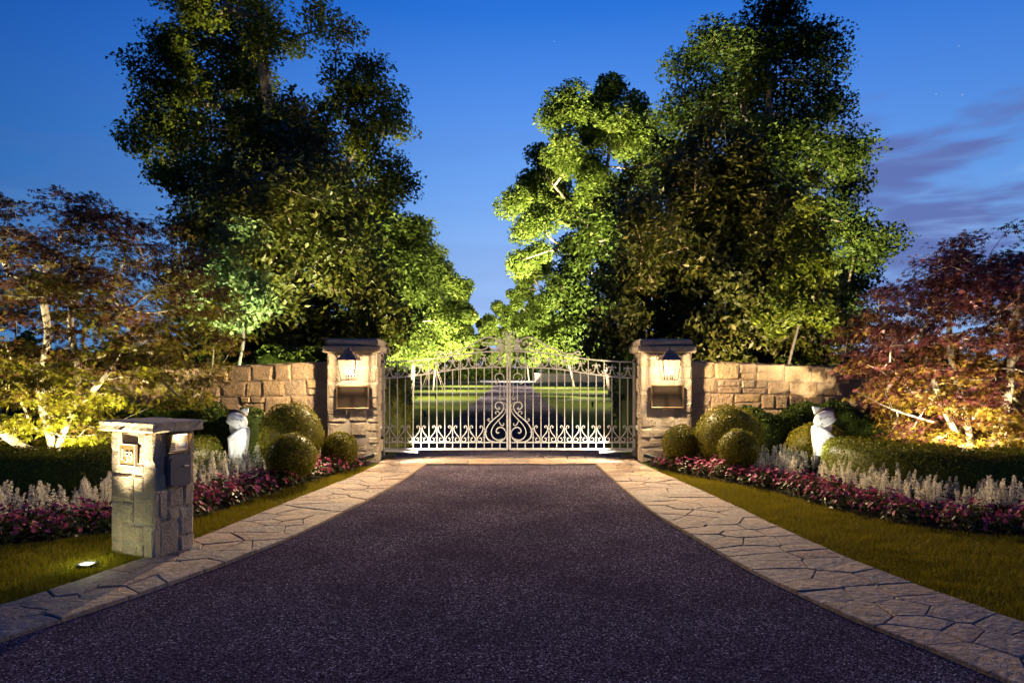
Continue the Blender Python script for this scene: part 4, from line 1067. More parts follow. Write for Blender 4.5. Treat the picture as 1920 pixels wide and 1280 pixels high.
# ================================================================= sculptures
def sculpture(x, Y, sg, H, label, pedestal):
    """carved figure, head laid sideways on a bent arm; sg = side the chin side points to"""
    root = empty('sculpture', (x, Y, 0), 0, label, 'sculpture', 'white carved sculptures')
    z0 = pedestal
    b = MB()
    k = H
    def ell(c, r, rot=0, n=16, m=12):
        # 'b' is looked up when called, so it fills whichever mesh is current
        Mx = Matrix.Rotation(rot, 3, 'Y'); vs = []; fs = []
        for i in range(m+1):
            for q in range(n):
                a, t = math.pi*i/m, 2*math.pi*q/n
                v = Mx @ Vector((r[0]*math.cos(a), r[1]*math.sin(a)*math.cos(t), r[2]*math.sin(a)*math.sin(t)))
                vs.append((c[0]+v.x, c[1]+v.y, c[2]+v.z))
        for i in range(m):
            for q in range(n): fs.append((i*n+q, (i+1)*n+q, (i+1)*n+(q+1) % n, i*n+(q+1) % n))
        b.add(vs, fs)
    tilt = R(28)*sg
    hc = (sg*.02*k, -.02*k, z0+.76*k)
    # torso slab with sloping shoulder
    b.prism([(sg*q*k, z0+z*k) for q, z in ((-.16, -.02), (.17, -.02), (.185, .10), (.19, .28), (.20, .36), (.10, .50), (-.06, .60), (-.20, .60), (-.215, .50), (-.20, .30), (-.175, .12))][::int(sg)], -.10*k, .12*k)
    b.prism([(sg*q*k, z0+z*k) for q, z in ((-.17, -.14), (.175, -.14), (.185, .02), (-.17, .02))][::int(sg)], -.115*k, .13*k)
    # hidden back mass behind head and shoulder
    ell((sg*.06*k, .10*k, z0+.60*k), (.20*k, .10*k, .26*k))
    # bent arm: shoulder to elbow
    b.tube([(-sg*.13*k, -.09*k, z0+.57*k), (sg*.02*k, -.12*k, z0+.47*k), (sg*.19*k, -.10*k, z0+.335*k)], [.055*k, .06*k, .055*k], 10)
    b.tube([(sg*.17*k, -.09*k, z0+.34*k), (sg*.155*k, -.09*k, z0+.15*k), (sg*.15*k, -.08*k, z0-.02*k)], [.05*k, .05*k, .055*k], 10)
    # hand slab under the cheek, head disc, ear
    ell((hc[0]+sg*.05*k, -.05*k, z0+.655*k), (.235*k, .09*k, .062*k), -tilt)
    ell(hc, (.245*k, .12*k, .165*k), -tilt)
    vs = [(-sg*.235*k, -.06*k, z0+1.03*k), (-sg*.06*k, -.06*k, z0+1.02*k), (-sg*.19*k, -.06*k, z0+.855*k), (-sg*.235*k, .03*k, z0+1.03*k), (-sg*.06*k, .03*k, z0+1.02*k), (-sg*.19*k, .03*k, z0+.855*k)]
    b.add(vs, [(0, 1, 2), (5, 4, 3), (0, 3, 4, 1), (1, 4, 5, 2), (2, 5, 3, 0)])
    o = b.build('figure', M['marble'], root)
    rm = o.modifiers.new('remesh', 'REMESH'); rm.mode = 'VOXEL'; rm.voxel_size = .012*k/.75; rm.use_smooth_shade = True
    sm = o.modifiers.new('smooth', 'SMOOTH'); sm.iterations = 4; sm.factor = .5
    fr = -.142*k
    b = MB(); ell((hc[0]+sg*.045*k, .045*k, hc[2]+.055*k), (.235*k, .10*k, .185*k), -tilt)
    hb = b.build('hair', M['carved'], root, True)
    def on(u, v):     # face coordinates: u along the head, v across
        a = tilt; return (hc[0]+u*k*math.cos(a)-v*k*math.sin(a)*1, z0+.76*k+u*k*math.sin(a)+v*k*math.cos(a))
    def groove(name, pts, w):
        q = MB(); P = catmull([on(*p) for p in pts], 4) if len(pts) > 2 else np.array([on(*p) for p in pts])
        q.flat(P, w*k, .05*k, fr+.028*k); return q.build(name, M['carved'], root)
    groove('nose', [(-sg*.045, .035), (sg*.075, .035)], .020)
    groove('eye', [(-sg*.12, .035), (-sg*.105, .06), (-sg*.075, .055)], .014); groove('eye', [(sg*.06, -.02), (sg*.09, .004), (sg*.12, -.016)], .014)
    groove('mouth', [(-sg*.15, -.06), (-sg*.11, -.055)], .016)
    if pedestal > 0:
        MB().box((0, .01, pedestal*.5-.05*k), (.34*k, .27*k, pedestal), 0, .012).build('pedestal', M['pale_block'], root)
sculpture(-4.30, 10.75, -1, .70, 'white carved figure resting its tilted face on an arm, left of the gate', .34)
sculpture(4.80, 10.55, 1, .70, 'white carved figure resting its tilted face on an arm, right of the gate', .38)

# ================================================================= flower beds
FR_L = [(-7.6, 4.9), (-6.2, 5.55), (-4.73, 6.35), (-3.9, 6.95), (-3.48, 7.6), (-3.18, 9.0), (-2.74, 10.8), (-2.5, 11.7)]
FR_R = [(2.44, 11.55), (2.62, 10.85), (3.06, 10.1), (3.5, 9.2), (3.76, 8.15), (4.05, 7.45), (4.5, 6.95), (5.2, 6.6), (6.6, 6.3)]
frl = catmull(FR_L, 8); frr = catmull(FR_R, 8)
sheet('flower_bed', [tuple(p) for p in frl]+[(-2.45, 12.2), (-3.3, 12.6), (-12, 16), (-12, 5.5)], .009, M['soil'])
sheet('flower_bed', [tuple(p) for p in frr]+[(11, 5.8), (12, 16), (3.3, 12.6), (2.4, 12.2)], .009, M['soil'])
def pink_plant(seed):
    rg = np.random.default_rng(seed); n = 62
    d = rg.normal(size=(n, 3)); d[:, 2] = np.abs(d[:, 2])*.9; d /= np.linalg.norm(d, axis=1, keepdims=True)
    P = d*rg.uniform(.45, 1, (n, 1))*np.array([.17, .17, .19])+np.array([0, 0, .03])
    fo = leaf_mesh('foliage', P, d+rg.normal(size=(n, 3))*.5+np.array([0, 0, .4]), rg.uniform(.05, .085, n), 'oval', M['leaf_flower'], rg)
    V = []; F = []; T = []
    for _ in range(17):
        q = rg.normal(size=3); q[2] = abs(q[2])+.25; q /= np.linalg.norm(q); c = q*np.array([.18, .18, .195])*rg.uniform(.92, 1.12)+np.array([0, 0, .045])
        nn = (q+np.array([0, -.5, .3])+rg.normal(size=3)*.35); nn /= np.linalg.norm(nn)
        fr = rot_frames(nn[None], rg)[0]; b = len(V); rr = rg.uniform(.020, .030); tt = rg.random()
        V.append(c); T.append(tt*.4)
        for i in range(10):
            a = 2*math.pi*i/10; rad = rr*(1.08 if i % 2 == 0 else .78); V.append(c+fr @ np.array([rad*math.cos(a), rad*math.sin(a), .006])); T.append(tt)
        F += [(b, b+1+i, b+1+(i+1) % 10) for i in range(10)]
    bl = mesh_np('blossoms', np.array(V), [np.array(F)], [M['petal_pink']], attr=T)
    return fo, bl
def spike_mesh(seed):
    rg = np.random.default_rng(seed); n = 120; h = .30
    t = rg.uniform(0, 1, n)**.85; a = rg.uniform(0, 2*math.pi, n); r = .052*(1-t*.74)*rg.uniform(.45, 1.3, n)
    P = np.stack([np.cos(a)*r, np.sin(a)*r, t*h], 1); nrm = np.stack([np.cos(a), np.sin(a), np.full(n, .35)], 1)+rg.normal(size=(n, 3))*.5
    V, F, k = leaf_arrays(P, nrm, (.031*(1-t*.45))*rg.uniform(.8, 1.25, n), 'sprig', rg)
    me = mesh_np('flower_spike', V, [F], [M['petal_white']], attr=np.repeat(rg.beta(2, 2, n), k)); return me
def white_plant(seed):
    rg = np.random.default_rng(seed); st = []; V = []; F = []; T = []
    ns = 4
    for i in range(ns):
        a = rg.uniform(0, 2*math.pi); r = rg.uniform(.02, .12); tip = np.array([math.cos(a)*r*1.5, math.sin(a)*r*1.5, rg.uniform(.10, .29)])
        st.append((tip, a, rg.uniform(.05, .2)))
        b = len(V); p0 = tip*np.array([.3, .3, 0])
        for q in (p0, tip+np.array([0, 0, .2])):
            for w in range(3): V.append(q+.004*np.array([math.cos(w*2.1), math.sin(w*2.1), 0])); T.append(.3)
        F += [(b+w, b+(w+1) % 3, b+3+(w+1) % 3, b+3+w) for w in range(3)]
    n = 70; s = rg.integers(0, ns, n); u = rg.uniform(.05, 1.05, n)
    P = np.array([st[q][0] for q in s])*u[:, None]; a = rg.uniform(0, 2*math.pi, n)
    P += np.stack([np.cos(a), np.sin(a), np.zeros(n)], 1)*.03
    Vl, Fl, k = leaf_arrays(P, np.stack([np.cos(a)*.5, np.sin(a)*.5, np.full(n, .8)], 1)+rg.normal(size=(n, 3))*.4, rg.uniform(.05, .09, n), 'narrow', rg)
    me = mesh_np('foliage', np.concatenate([Vl, V]), [Fl, np.array(F)+len(Vl)], [M['leaf_flower']], attr=np.concatenate([np.repeat(rg.random(n), k), T]))
    return me, st
PINK = [pink_plant(100+i) for i in range(6)]
SPK = [spike_mesh(200+i) for i in range(5)]
WHITE = [white_plant(300+i) for i in range(6)]
def rows(curve, sgn, offs, gap, rnd, jit):
    c = np.array(curve); T = np.gradient(c, axis=0); T /= np.linalg.norm(T, axis=1, keepdims=True); Nn = np.stack([-T[:, 1], T[:, 0]], 1)*sgn
    out = []
    for oi, off in enumerate(offs):
        q = c+Nn*off; seg = np.linalg.norm(np.diff(q, axis=0), axis=1); cum = np.concatenate([[0], np.cumsum(seg)])
        s = gap*(.3+.5*(oi % 2))
        while s < cum[-1]:
            out.append((np.interp(s, cum, q[:, 0])+rnd.uniform(-jit, jit), np.interp(s, cum, q[:, 1])+rnd.uniform(-jit, jit), oi)); s += gap*rnd.uniform(.85, 1.15)
    return out
def blocked(x, y):
    if math.hypot(x+4.0, y-10.3) < .3 or math.hypot(x-4.5, y-10.1) < .3: return True
    if (Vector((x, y, 0))-pc).dot(pex) > -.42 and (Vector((x, y, 0))-pc).dot(pex) < .42 and abs((Vector((x, y, 0))-pc).dot(pey)) < .36: return True
    return False
def plant_bed(curve, sgn, side):
    rnd = random.Random(40+sgn)
    for (x, y, oi) in rows(curve, sgn, (.13, .36, .58), .235, rnd, .05):
        if blocked(x, y) or y > 11.75 or y < 5.0: continue
        fo, bl = rnd.choice(PINK); s = rnd.uniform(.85, 1.2)
        g = f'low pink flowers edging the {side} bed'
        o = empty('pink_flower_plant', (x, y, .008), rnd.uniform(0, 6.28), f'low dark-leaved plant with deep pink blossoms edging the bed {side} of the drive', 'flower', g); o.scale = (s,)*3
        a = link('foliage', fo, o); a['kind'] = 'stuff'; b = link('blossoms', bl, o); b['kind'] = 'stuff'
    for (x, y, oi) in rows(curve, sgn, (.78, .97, 1.16, 1.36, 1.58), .27, rnd, .10):
        if blocked(x, y) or y > 11.9 or y < 5.3: continue
        if y > 11.0 and oi > 1: continue
        fo, st = rnd.choice(WHITE); s = rnd.uniform(.6, 1.12)*(1.0 if oi else .85)
        if y < 8.6: s *= .84
        g = f'white spiked flowers in the {side} bed'
        o = empty('white_flower_plant', (x, y, .008), rnd.uniform(0, 6.28), f'upright plant with white flower spikes behind the pink edging {side} of the drive', 'flower', g); o.scale = (s,)*3
        a = link('foliage', fo, o); a['kind'] = 'stuff'
        for tip, an, lean in st: link('flower_spike', rnd.choice(SPK), o, tuple(tip*.92), (rnd.uniform(-.28, .28), rnd.uniform(-.28, .28), an))
plant_bed(frl, 1, 'left'); plant_bed(frr, 1, 'right')

# ================================================================= lawn blades
def blades(name, n, sample, seed, mat='blade'):
    rg = np.random.default_rng(seed); P = sample(n, rg); n = len(P)
    h = rg.uniform(.022, .05, n)*(1+.5*np.maximum(0, np.sin(P[:, 0]*9.1+2*np.sin(P[:, 1]*7.3))*np.sin(P[:, 1]*8.3))); a = rg.uniform(0, 2*math.pi, n); w = rg.uniform(.002, .0042, n); ln = rg.normal(size=(n, 2))*.014
    dx, dy = np.cos(a)*w, np.sin(a)*w; V = np.zeros((n, 3, 3))
    V[:, 0] = np.stack([P[:, 0]-dx, P[:, 1]-dy, np.zeros(n)], 1); V[:, 1] = np.stack([P[:, 0]+dx, P[:, 1]+dy, np.zeros(n)], 1); V[:, 2] = np.stack([P[:, 0]+ln[:, 0], P[:, 1]+ln[:, 1], h], 1)
    F = np.arange(n*3).reshape(n, 3)
    pat = .5+.18*np.sin(P[:, 0]*2.3+1.7*np.sin(P[:, 1]*1.9))+.12*np.sin(P[:, 0]*6.1+P[:, 1]*4.7)
    t = np.clip(pat*.45+rg.random(n)*.65-.05, 0, 1)
    me = mesh_np(name, V.reshape(-1, 3), [F], [M[mat]], attr=np.repeat(t, 3))
    return tag(link(name, me), kind='stuff')
def between(ca, cb, y0, y1, xlo, xhi):
    ca = ca[np.argsort(ca[:, 1])]; cb = cb[np.argsort(cb[:, 1])]
    def f(n, rg):
        out = []; tot = 0
        while tot < n:
            y = y0+(y1-y0)*rg.random(n)**1.5; x = rg.uniform(xlo, xhi, n)
            lo = np.interp(y, ca[:, 1], ca[:, 0]); hi = np.interp(y, cb[:, 1], cb[:, 0])
            k = (x > lo) & (x < hi); out.append(np.stack([x[k], y[k]], 1)); tot += k.sum()
            if k.sum() == 0: break
        return np.concatenate(out)[:n]
    return f
fl2 = np.concatenate([[(-9.5, 3.2), (-9, 4.2)], frl]); fr2 = np.concatenate([frr, [(9, 5.6), (9.5, 3.0)]])
blades('grass', 150000, between(fl2-np.array([.04, 0]), np.array(outl)+np.array([.025, 0]), 3.2, 11.6, -8.5, -2.3), 51)
blades('grass', 200000, between(np.array(outr)-np.array([.025, 0]), fr2+np.array([.04, 0]), 3.4, 11.2, 2.3, 8.5), 52)
# ================================================================= red maples
def maple(base, dome, label, seed, mat, nleaf, ntgt, stems, holes=.0, low=None):
    rg = np.random.default_rng(seed); T = []
    (cx, cyy, cz), (rx, ry, rz) = dome
    # layered horizontal sprays inside a dome
    while len(T) < ntgt:
        v = rg.uniform(-1, 1, 3); q = np.linalg.norm(v)
        if q > 1 or q < .35: continue
        p = np.array([cx+v[0]*rx, cyy+v[1]*ry, cz+v[2]*rz])
        if p[2] < .55 and not (low and low(p)): continue
        if math.sin(p[0]*2.9+seed)*math.sin(p[2]*3.7+p[1]*1.3)*.5+.5 < holes: continue
        T.append(p)
    T = np.array(T)
    P, par, cnt, tips = skeleton(stems, T, rg, .24, .25, 1.2)
    rad = .0042*np.maximum(cnt, 1)**.50
    root = empty('maple_tree', base, 0, label, 'maple tree'); off = np.array(base)
    link('trunk', limb_mesh('trunk', P-off, par, rad, M['maple_bark'], 4, 9), root)
    N = nleaf; src = rg.integers(0, len(tips), N)
    g = rg.normal(size=(N, 3)); g /= np.linalg.norm(g, axis=1, keepdims=True); g *= rg.uniform(0, 1, (N, 1))**.5*np.array([.34, .34, .10])
    LP = P[tips][src]+g-off; LP[:, 2] -= .25*np.linalg.norm(g[:, :2], axis=1)
    outv = LP-(np.array([cx, cyy, cz])-off); outv /= np.linalg.norm(outv, axis=1, keepdims=True)
    nrm = outv*.45+np.array([0, 0, .8])+rg.normal(size=(N, 3))*.42
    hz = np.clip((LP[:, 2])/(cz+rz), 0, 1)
    tint = np.clip(rg.beta(2, 2, N)*.55+.45*rg.random(len(tips))[src]*1.0+.32-.66*hz, 0, 1)     # greener low, red high: leaf colour with the uplighting also painted in
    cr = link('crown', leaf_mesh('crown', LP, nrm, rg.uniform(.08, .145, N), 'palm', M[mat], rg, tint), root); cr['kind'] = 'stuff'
    return root
BL = (-6.75, 10.1, 0)
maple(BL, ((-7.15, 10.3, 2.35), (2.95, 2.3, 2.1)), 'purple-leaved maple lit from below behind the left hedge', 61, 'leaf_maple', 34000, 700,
      [[BL, (-6.72, 10.1, .5), (-6.5, 10.1, 1.1), (-6.45, 10.15, 1.7), (-6.6, 10.2, 2.4), (-6.5, 10.3, 3.2)],
       [BL, (-6.85, 10.15, .6), (-7.05, 10.2, 1.4), (-7.0, 10.3, 2.2), (-7.2, 10.4, 3.0)],
       [(-6.74, 10.1, .35), (-7.2, 10.0, .55), (-7.6, 9.9, .95)],
       [(-6.5, 10.1, 1.1), (-6.2, 10.0, 1.3), (-5.9, 10.0, 1.65)]], holes=.3)
BR = (6.75, 10.0, 0)
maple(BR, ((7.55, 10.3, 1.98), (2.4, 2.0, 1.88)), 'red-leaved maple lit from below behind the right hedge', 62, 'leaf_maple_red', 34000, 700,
      [[BR, (6.62, 10.0, .5), (6.4, 10.05, 1.0), (6.2, 10.1, 1.6), (6.1, 10.2, 2.2)],
       [BR, (6.75, 10.05, .6), (6.65, 10.1, 1.2), (6.55, 10.2, 1.9), (6.6, 10.3, 2.8)],
       [BR, (7.0, 10.0, .5), (7.3, 10.05, 1.2), (7.4, 10.1, 2.0), (7.6, 10.2, 2.9)],
       [BR, (7.2, 9.9, .3), (7.8, 9.8, .8), (8.4, 9.9, 1.4)],
       [(6.2, 10.05, .9), (5.5, 9.9, 1.1), (5.0, 9.9, 1.35)]], holes=.24, low=lambda p: p[2] > .4)
def uplight(loc, aim, e, col, cone, label, falloff=None, blend=.7):
    p = bullet_light(loc, aim, label, .22, .05)
    return lamp_spot('uplight', p, aim, e, col, cone, blend, .05, falloff)
YEL = (1.0, .84, .48)
FO = ('Quadratic', 6.0)
uplight((-6.1, 9.35, .02), (-6.9, 10.3, 2.3), 8000, YEL, 120, 'black uplight hidden behind the left hedge, under the maple', FO)
uplight((-7.8, 9.4, .02), (-7.5, 10.3, 2.3), 6500, YEL, 110, 'black uplight behind the left hedge near the frame edge', FO)
uplight((6.0, 9.3, .02), (6.6, 10.2, 2.0), 9500, (1, .84, .56), 125, 'black uplight hidden behind the right hedge, under the maple', FO)
uplight((7.6, 9.3, .02), (7.5, 10.2, 2.0), 6500, YEL, 110, 'black uplight behind the right hedge near the frame edge', FO)
# statue lights, low in the flowers
uplight((-4.0, 10.3, .14), (-4.28, 10.72, .85), 7, (1, .97, .78), 150, 'small uplight among the white flowers before the left sculpture')
lamp_point('flower_fill', (-4.0, 10.25, .62), 9, (1, .93, .72), .05)  # added fill without a fitting, brightens the white flowers
uplight((4.5, 10.1, .14), (4.80, 10.52, .85), 8, (1, .97, .78), 150, 'small uplight among the white flowers before the right sculpture')
lamp_point('flower_fill', (4.5, 10.05, .62), 9, (1, .93, .72), .05)  # same added fill for the right bed

# ================================================================= big trees behind the wall
rg = np.random.default_rng(77)
oak = dict(leaves=72000, size=.165, tpl='broad', mat=M['leaf_oak'], clump=.62, per=16, rtip=.014, step=.6, rpow=.5, flat=.65)
tree('maple_tree', (-7.9, 22.5, 0), [(470,-40,70),(400,10,55),(345,20,42),(500,60,48),(440,80,62),(370,90,56),(300,95,36),(330,150,46),(410,160,58),(480,150,48),(285,130,32),(290,215,46),(262,270,33),(340,240,56),(420,240,58),(500,230,58),(305,310,32),(370,330,58),(550,75,26),(600,35,32),(640,52,22),(640,130,30),(690,140,36),(672,190,40),(720,190,32),(742,240,32),(685,250,42),(612,215,34),(560,265,56),(640,305,46),(720,312,36),(752,340,32),(705,362,36),(600,365,58),(480,335,68),(420,420,70),(560,440,70),(660,405,40)],
     22, oak, 'tall open-crowned tree at the left, its top cut by the frame', 'tree', rg)
oak2 = dict(oak, clump=.8, leaves=76000, mat=M['leaf_dark'], size=.175, per=15)
tree('maple_tree', (8.6, 24.5, 0), [(1430,60,58),(1345,95,46),(1290,120,34),(1390,120,58),(1480,90,48),(1535,72,32),(1550,122,28),(1310,180,52),(1400,200,68),(1490,190,56),(1555,200,36),(1275,222,36),(1560,290,46),(1600,282,28),(1590,350,36),(1490,290,68),(1400,300,68),(1560,420,48),(1600,440,32),(1622,470,28),(1605,490,30),(1652,455,20),(1590,520,40),(1570,590,46),(1600,600,36),(1450,420,70),(1350,420,70),(1500,520,70),(1400,540,70)],
     24, oak2, 'tallest dark tree right of the drive, above the evergreen', 'tree', rg)
tree('maple_tree', (4.6, 26.5, 0), [(1250,300,50),(1195,345,46),(1150,400,52),(1092,425,44),(1065,482,42),(1125,480,55),(1065,560,44),(1135,560,55),(1190,450,55),(1200,540,55),(1110,630,45)],
     26, dict(oak, leaves=24000, mat=M['leaf_dark'], size=.22), 'shaded green tree between the lit drive trees and the evergreen on the right', 'tree', rg)
hol = dict(leaves=52000, size=.17, tpl='oval', mat=M['leaf_holly'], clump=.42, per=17, rtip=.010, step=.5, outw=.9, upw=.35, rand=.6, flat=1.0, depth=.6)
tree('evergreen_tree', (-5.7, 17.4, 0), [(540,215,45),(505,290,72),(590,295,62),(462,365,82),(560,380,92),(640,395,62),(425,462,84),(520,480,104),(640,480,84),(405,560,84),(520,590,104),(650,580,94),(710,610,56),(380,625,66),(345,430,34),(460,650,76),(600,650,76),(700,525,46),(690,660,40),(340,520,40)],
     17, hol, 'broad dark evergreen behind the wall left of the gate', 'evergreen tree', rg)
tree('evergreen_tree', (5.0, 17.4, 0), [(1340,225,36),(1332,290,62),(1398,305,54),(1275,350,62),(1340,380,84),(1420,385,74),(1225,430,64),(1300,470,94),(1400,480,94),(1488,462,64),(1185,520,64),(1260,560,84),(1360,580,104),(1460,570,94),(1545,560,54),(1155,600,54),(1210,640,64),(1320,650,76),(1430,650,76),(1535,640,64),(1595,622,28),(1130,650,36)],
     17, dict(hol, leaves=60000), 'broad conical dark evergreen behind the wall right of the gate', 'evergreen tree', rg)
sm = dict(hol, bark=M['dark_bark'], leaves=3600, size=.15, mat=M['leaf_mint'], clump=.26, per=20, step=.3, rtip=.004)
tree('small_lit_tree', (-5.9, 14.6, 0), [(430,470,42),(470,440,30),(402,520,38),(460,540,44),(382,560,28),(500,560,30),(440,590,38),(365,520,20)], 14.2, sm, 'pale green tree added for the lit low branch of the left evergreen', 'tree', rg)  # added tree, stands in for an uplit branch of the evergreen
tree('small_lit_tree', (6.0, 15.0, 0), [(1530,335,14),(1512,390,24),(1482,440,32),(1540,430,24),(1510,500,38),(1470,525,30),(1550,510,24),(1490,570,38),(1450,600,30),(1530,590,30)], 14.4, dict(sm, leaves=3000, mat=M['leaf_oak'], clump=.24), 'side-lit young tree with upright tip in front of the right evergreen', 'tree', rg)

# ---- avenue along the drive
ave = dict(leaves=46000, size=.22, tpl='oval', mat=M['leaf_lime'], clump=.75, per=16, rtip=.016, step=.8, rpow=.46, flat=.85, bark=M['pale_bark'])
tree('avenue_tree', (-6.5, 30, 0), [(690,400,54),(738,425,44),(768,445,38),(700,480,64),(758,500,54),(798,485,30),(722,560,64),(778,560,44),(690,620,54),(748,620,44),(650,500,54),(720,655,40),(760,650,32)], 30, ave, 'nearest leafy lit tree of the avenue left of the drive', 'tree', rg, 'avenue trees')
tree('avenue_tree', (-6.3, 43, 0), [(790,472,38),(820,502,30),(800,542,44),(850,545,32),(770,560,40),(830,590,38),(800,620,38),(856,602,24),(760,640,34),(800,655,30),(840,640,28)], 43, dict(ave, leaves=26000, size=.30), 'second lit tree of the avenue left of the drive', 'tree', rg, 'avenue trees')
tree('avenue_tree', (-6.7, 58, 0), [(850,542,28),(868,572,20),(840,600,30),(868,622,20),(850,642,20),(876,592,12),(825,650,24),(870,655,16)], 58, dict(ave, leaves=12000, size=.42), 'third small-looking lit tree of the avenue left of the drive', 'tree', rg, 'avenue trees')
tree('avenue_tree', (-6.1, 78, 0), [(868,590,22),(880,620,16),(860,640,20),(845,625,20)], 78, dict(ave, leaves=9000, size=.5), 'farthest lit tree of the avenue left of the drive', 'tree', rg, 'avenue trees')
tree('avenue_tree', (5.6, 34, 0), [(1150,170,30),(1120,197,35),(1062,202,30),(1040,227,20),(1092,242,35),(1150,242,35),(1200,212,25),(1180,272,40),(1052,282,34),(1012,312,30),(1092,312,40),(992,352,30),(972,382,24),(1042,362,40),(1002,422,30),(1082,402,36),(987,442,20),(1012,482,25),(982,500,18),(1212,252,34),(1222,312,36),(1132,352,42)], 34, dict(ave, leaves=60000, per=15, size=.22), 'tall brightly lit tree reaching over the drive from the right', 'tree', rg, 'avenue trees',
     stems=[[(5.6, 34, 0), (5.5, 34, 3.5), (5.2, 34, 7), (4.6, 34, 10), (4.9, 34, 13)], [(5.2, 34, 7), (3.6, 34, 9), (2.4, 34, 10.5), (1.6, 34, 11.5)], [(5.4, 34, 5), (3.4, 33.6, 7), (1.8, 33.5, 8.2)]])
tree('avenue_tree', (6.6, 46, 0), [(1010,492,35),(1060,542,40),(1030,582,40),(1092,602,44),(1050,642,35),(1112,652,34),(985,530,26),(1080,665,26),(1140,650,30)], 46, dict(ave, leaves=30000, size=.30), 'second lit tree of the avenue right of the drive', 'tree', rg, 'avenue trees')
tree('avenue_tree', (6.4, 70, 0), [(982,560,33),(942,592,25),(1000,622,34),(962,632,25),(1040,638,30),(915,612,18),(975,600,28),(985,640,26),(955,660,20),(1000,660,22),(1060,660,22)], 70, dict(ave, leaves=16000, size=.48), 'third lit tree of the avenue right of the drive', 'tree', rg, 'avenue trees')
tree('avenue_tree', (2.8, 112, 0), [(910,602,18),(902,640,18),(930,650,22),(960,656,18),(1000,660,18),(890,660,14),(1050,660,20),(970,640,20),(930,606,26),(968,612,28),(1004,600,26),(985,592,20),(945,628,24),(985,632,24),(920,672,14),(955,676,14),(990,676,14),(1030,675,16)], 112, dict(ave, leaves=30000, size=.6), 'lit tree closing the far end of the drive', 'tree', rg, 'avenue trees')

# ---- dark woods along the horizon, one mass
def woods():
    rw = np.random.default_rng(91); N = 30000
    th = np.concatenate([rw.uniform(R(18), R(78), N//2), rw.uniform(R(-78), R(-18), N//2)]); r = rw.uniform(75, 95, N)
    x = np.sin(th)*r; y = np.cos(th)*r
    hm = 3.0+1.4*np.sin(th*37)+.9*np.sin(th*91+1)+.6*np.sin(th*211)
    z = rw.uniform(0, 1, N)**.8*hm
    nrm = rw.normal(size=(N, 3))+np.array([0, -.4, .4])
    me = leaf_mesh('distant_woods', np.stack([x, y, z], 1), nrm, rw.uniform(.8, 1.5, N), 'oval', M['leaf_dark'], rw)
    tag(link('distant_woods', me), kind='stuff')
woods()
def far_trees():
    rw = np.random.default_rng(92); N = 16000
    x = rw.uniform(-40, 40, N); y = rw.uniform(128, 142, N)
    hm = 8.5+2.2*np.sin(x*.35)+1.3*np.sin(x*.9+1)
    me = leaf_mesh('far_woods', np.stack([x, y, rw.uniform(0, 1, N)**.9*hm], 1), rw.normal(size=(N, 3))+np.array([0, -.4, .4]), rw.uniform(.9, 1.7, N), 'oval', M['leaf_dark'], rw)
    tag(link('far_woods', me), kind='stuff')
far_trees()
hedge('shrub_border', [(-3.6, 15.6), (-5.5, 16.2), (-9, 18), (-13, 21)], .7, 2.0, 'dark shrubs behind the left wall below the evergreen', 9000, 'leaf_dark', 8, None, (.09, .17), .1)
hedge('shrub_border', [(3.6, 15.6), (5.5, 16.2), (9, 18), (13, 21)], .7, 1.9, 'dark shrubs behind the right wall below the evergreen', 9000, 'leaf_dark', 9, None, (.09, .17), .1)
hedge('shrub_border', [(-2.75, 14.6), (-3.1, 17), (-3.8, 20)], .55, 1.5, 'leafy shrub beside the inner drive just inside the left pillar', 5000, 'leaf_hedge', 10, None, (.06, .12), .12)
hedge('shrub_border', [(3.0, 14.6), (3.6, 18), (5.0, 24)], .8, 2.1, 'dense dark shrub beside the inner drive just inside the right pillar', 7000, 'leaf_dark', 13, None, (.08, .15), .12)

# ---- rail fences, staked tree, low wall beyond the gate
def rail_fence(x0, y0, x1, y1, n, label):
    root = empty('rail_fence', (x0, y0, 0), 0, label, 'fence', 'dark rail fences beyond the gate')
    dx, dy = (x1-x0)/n, (y1-y0)/n; a = math.atan2(dy, dx); L = math.hypot(dx, dy)
    post = MB().box((0, 0, .65), (.14, .14, 1.3), 0, .01).mesh('post', M['fence_wood']); rail = MB().box((L/2, -.09, 0), (L-.02, .04, .15), 0, .008).mesh('rail', M['fence_wood'])
    for i in range(n+1): link('post', post, root, (dx*i, dy*i, 0), (0, 0, a))
    for i in range(n):
        for z in (.3, .62, .94, 1.2): link('rail', rail, root, (dx*i, dy*i, z), (0, 0, a))
rail_fence(-13, 34, -8.6, 64, 10, 'dark rail fence left of the avenue, seen through the gate')
rail_fence(9.0, 66, 14, 40, 9, 'dark rail fence right of the avenue, seen through the gate')
def low_wall():
    rnd = random.Random(5); root = empty('low_stone_wall', (3.4, 100, 0), 0, 'pale low stone wall by the far end of the drive', 'wall')
    x0, x1, H = 0, 11, 1.2
    MB().box((5.5, .3, H/2-.03), (11, .5, H-.05)).build('mortar', M['mortar'], root)
    me = [MB().box((0, 0, 0), (1, 1, 1), 0, .06).mesh('stone', M['far_stone']) for _ in range(1)]
    for (a, b, c, d) in coursed(11, H, rnd, .3, .5, .5, 1.1): link('stone', me[0], root, ((a+b)/2, .06+rnd.uniform(-.03, .03), (c+d)/2), (0, 0, 0), (b-a-.03, .12, d-c-.03))
    MB().box((5.5, .28, H+.05), (11.1, .7, .1), 0, .02).build('coping', M['far_stone'], root)
low_wall()
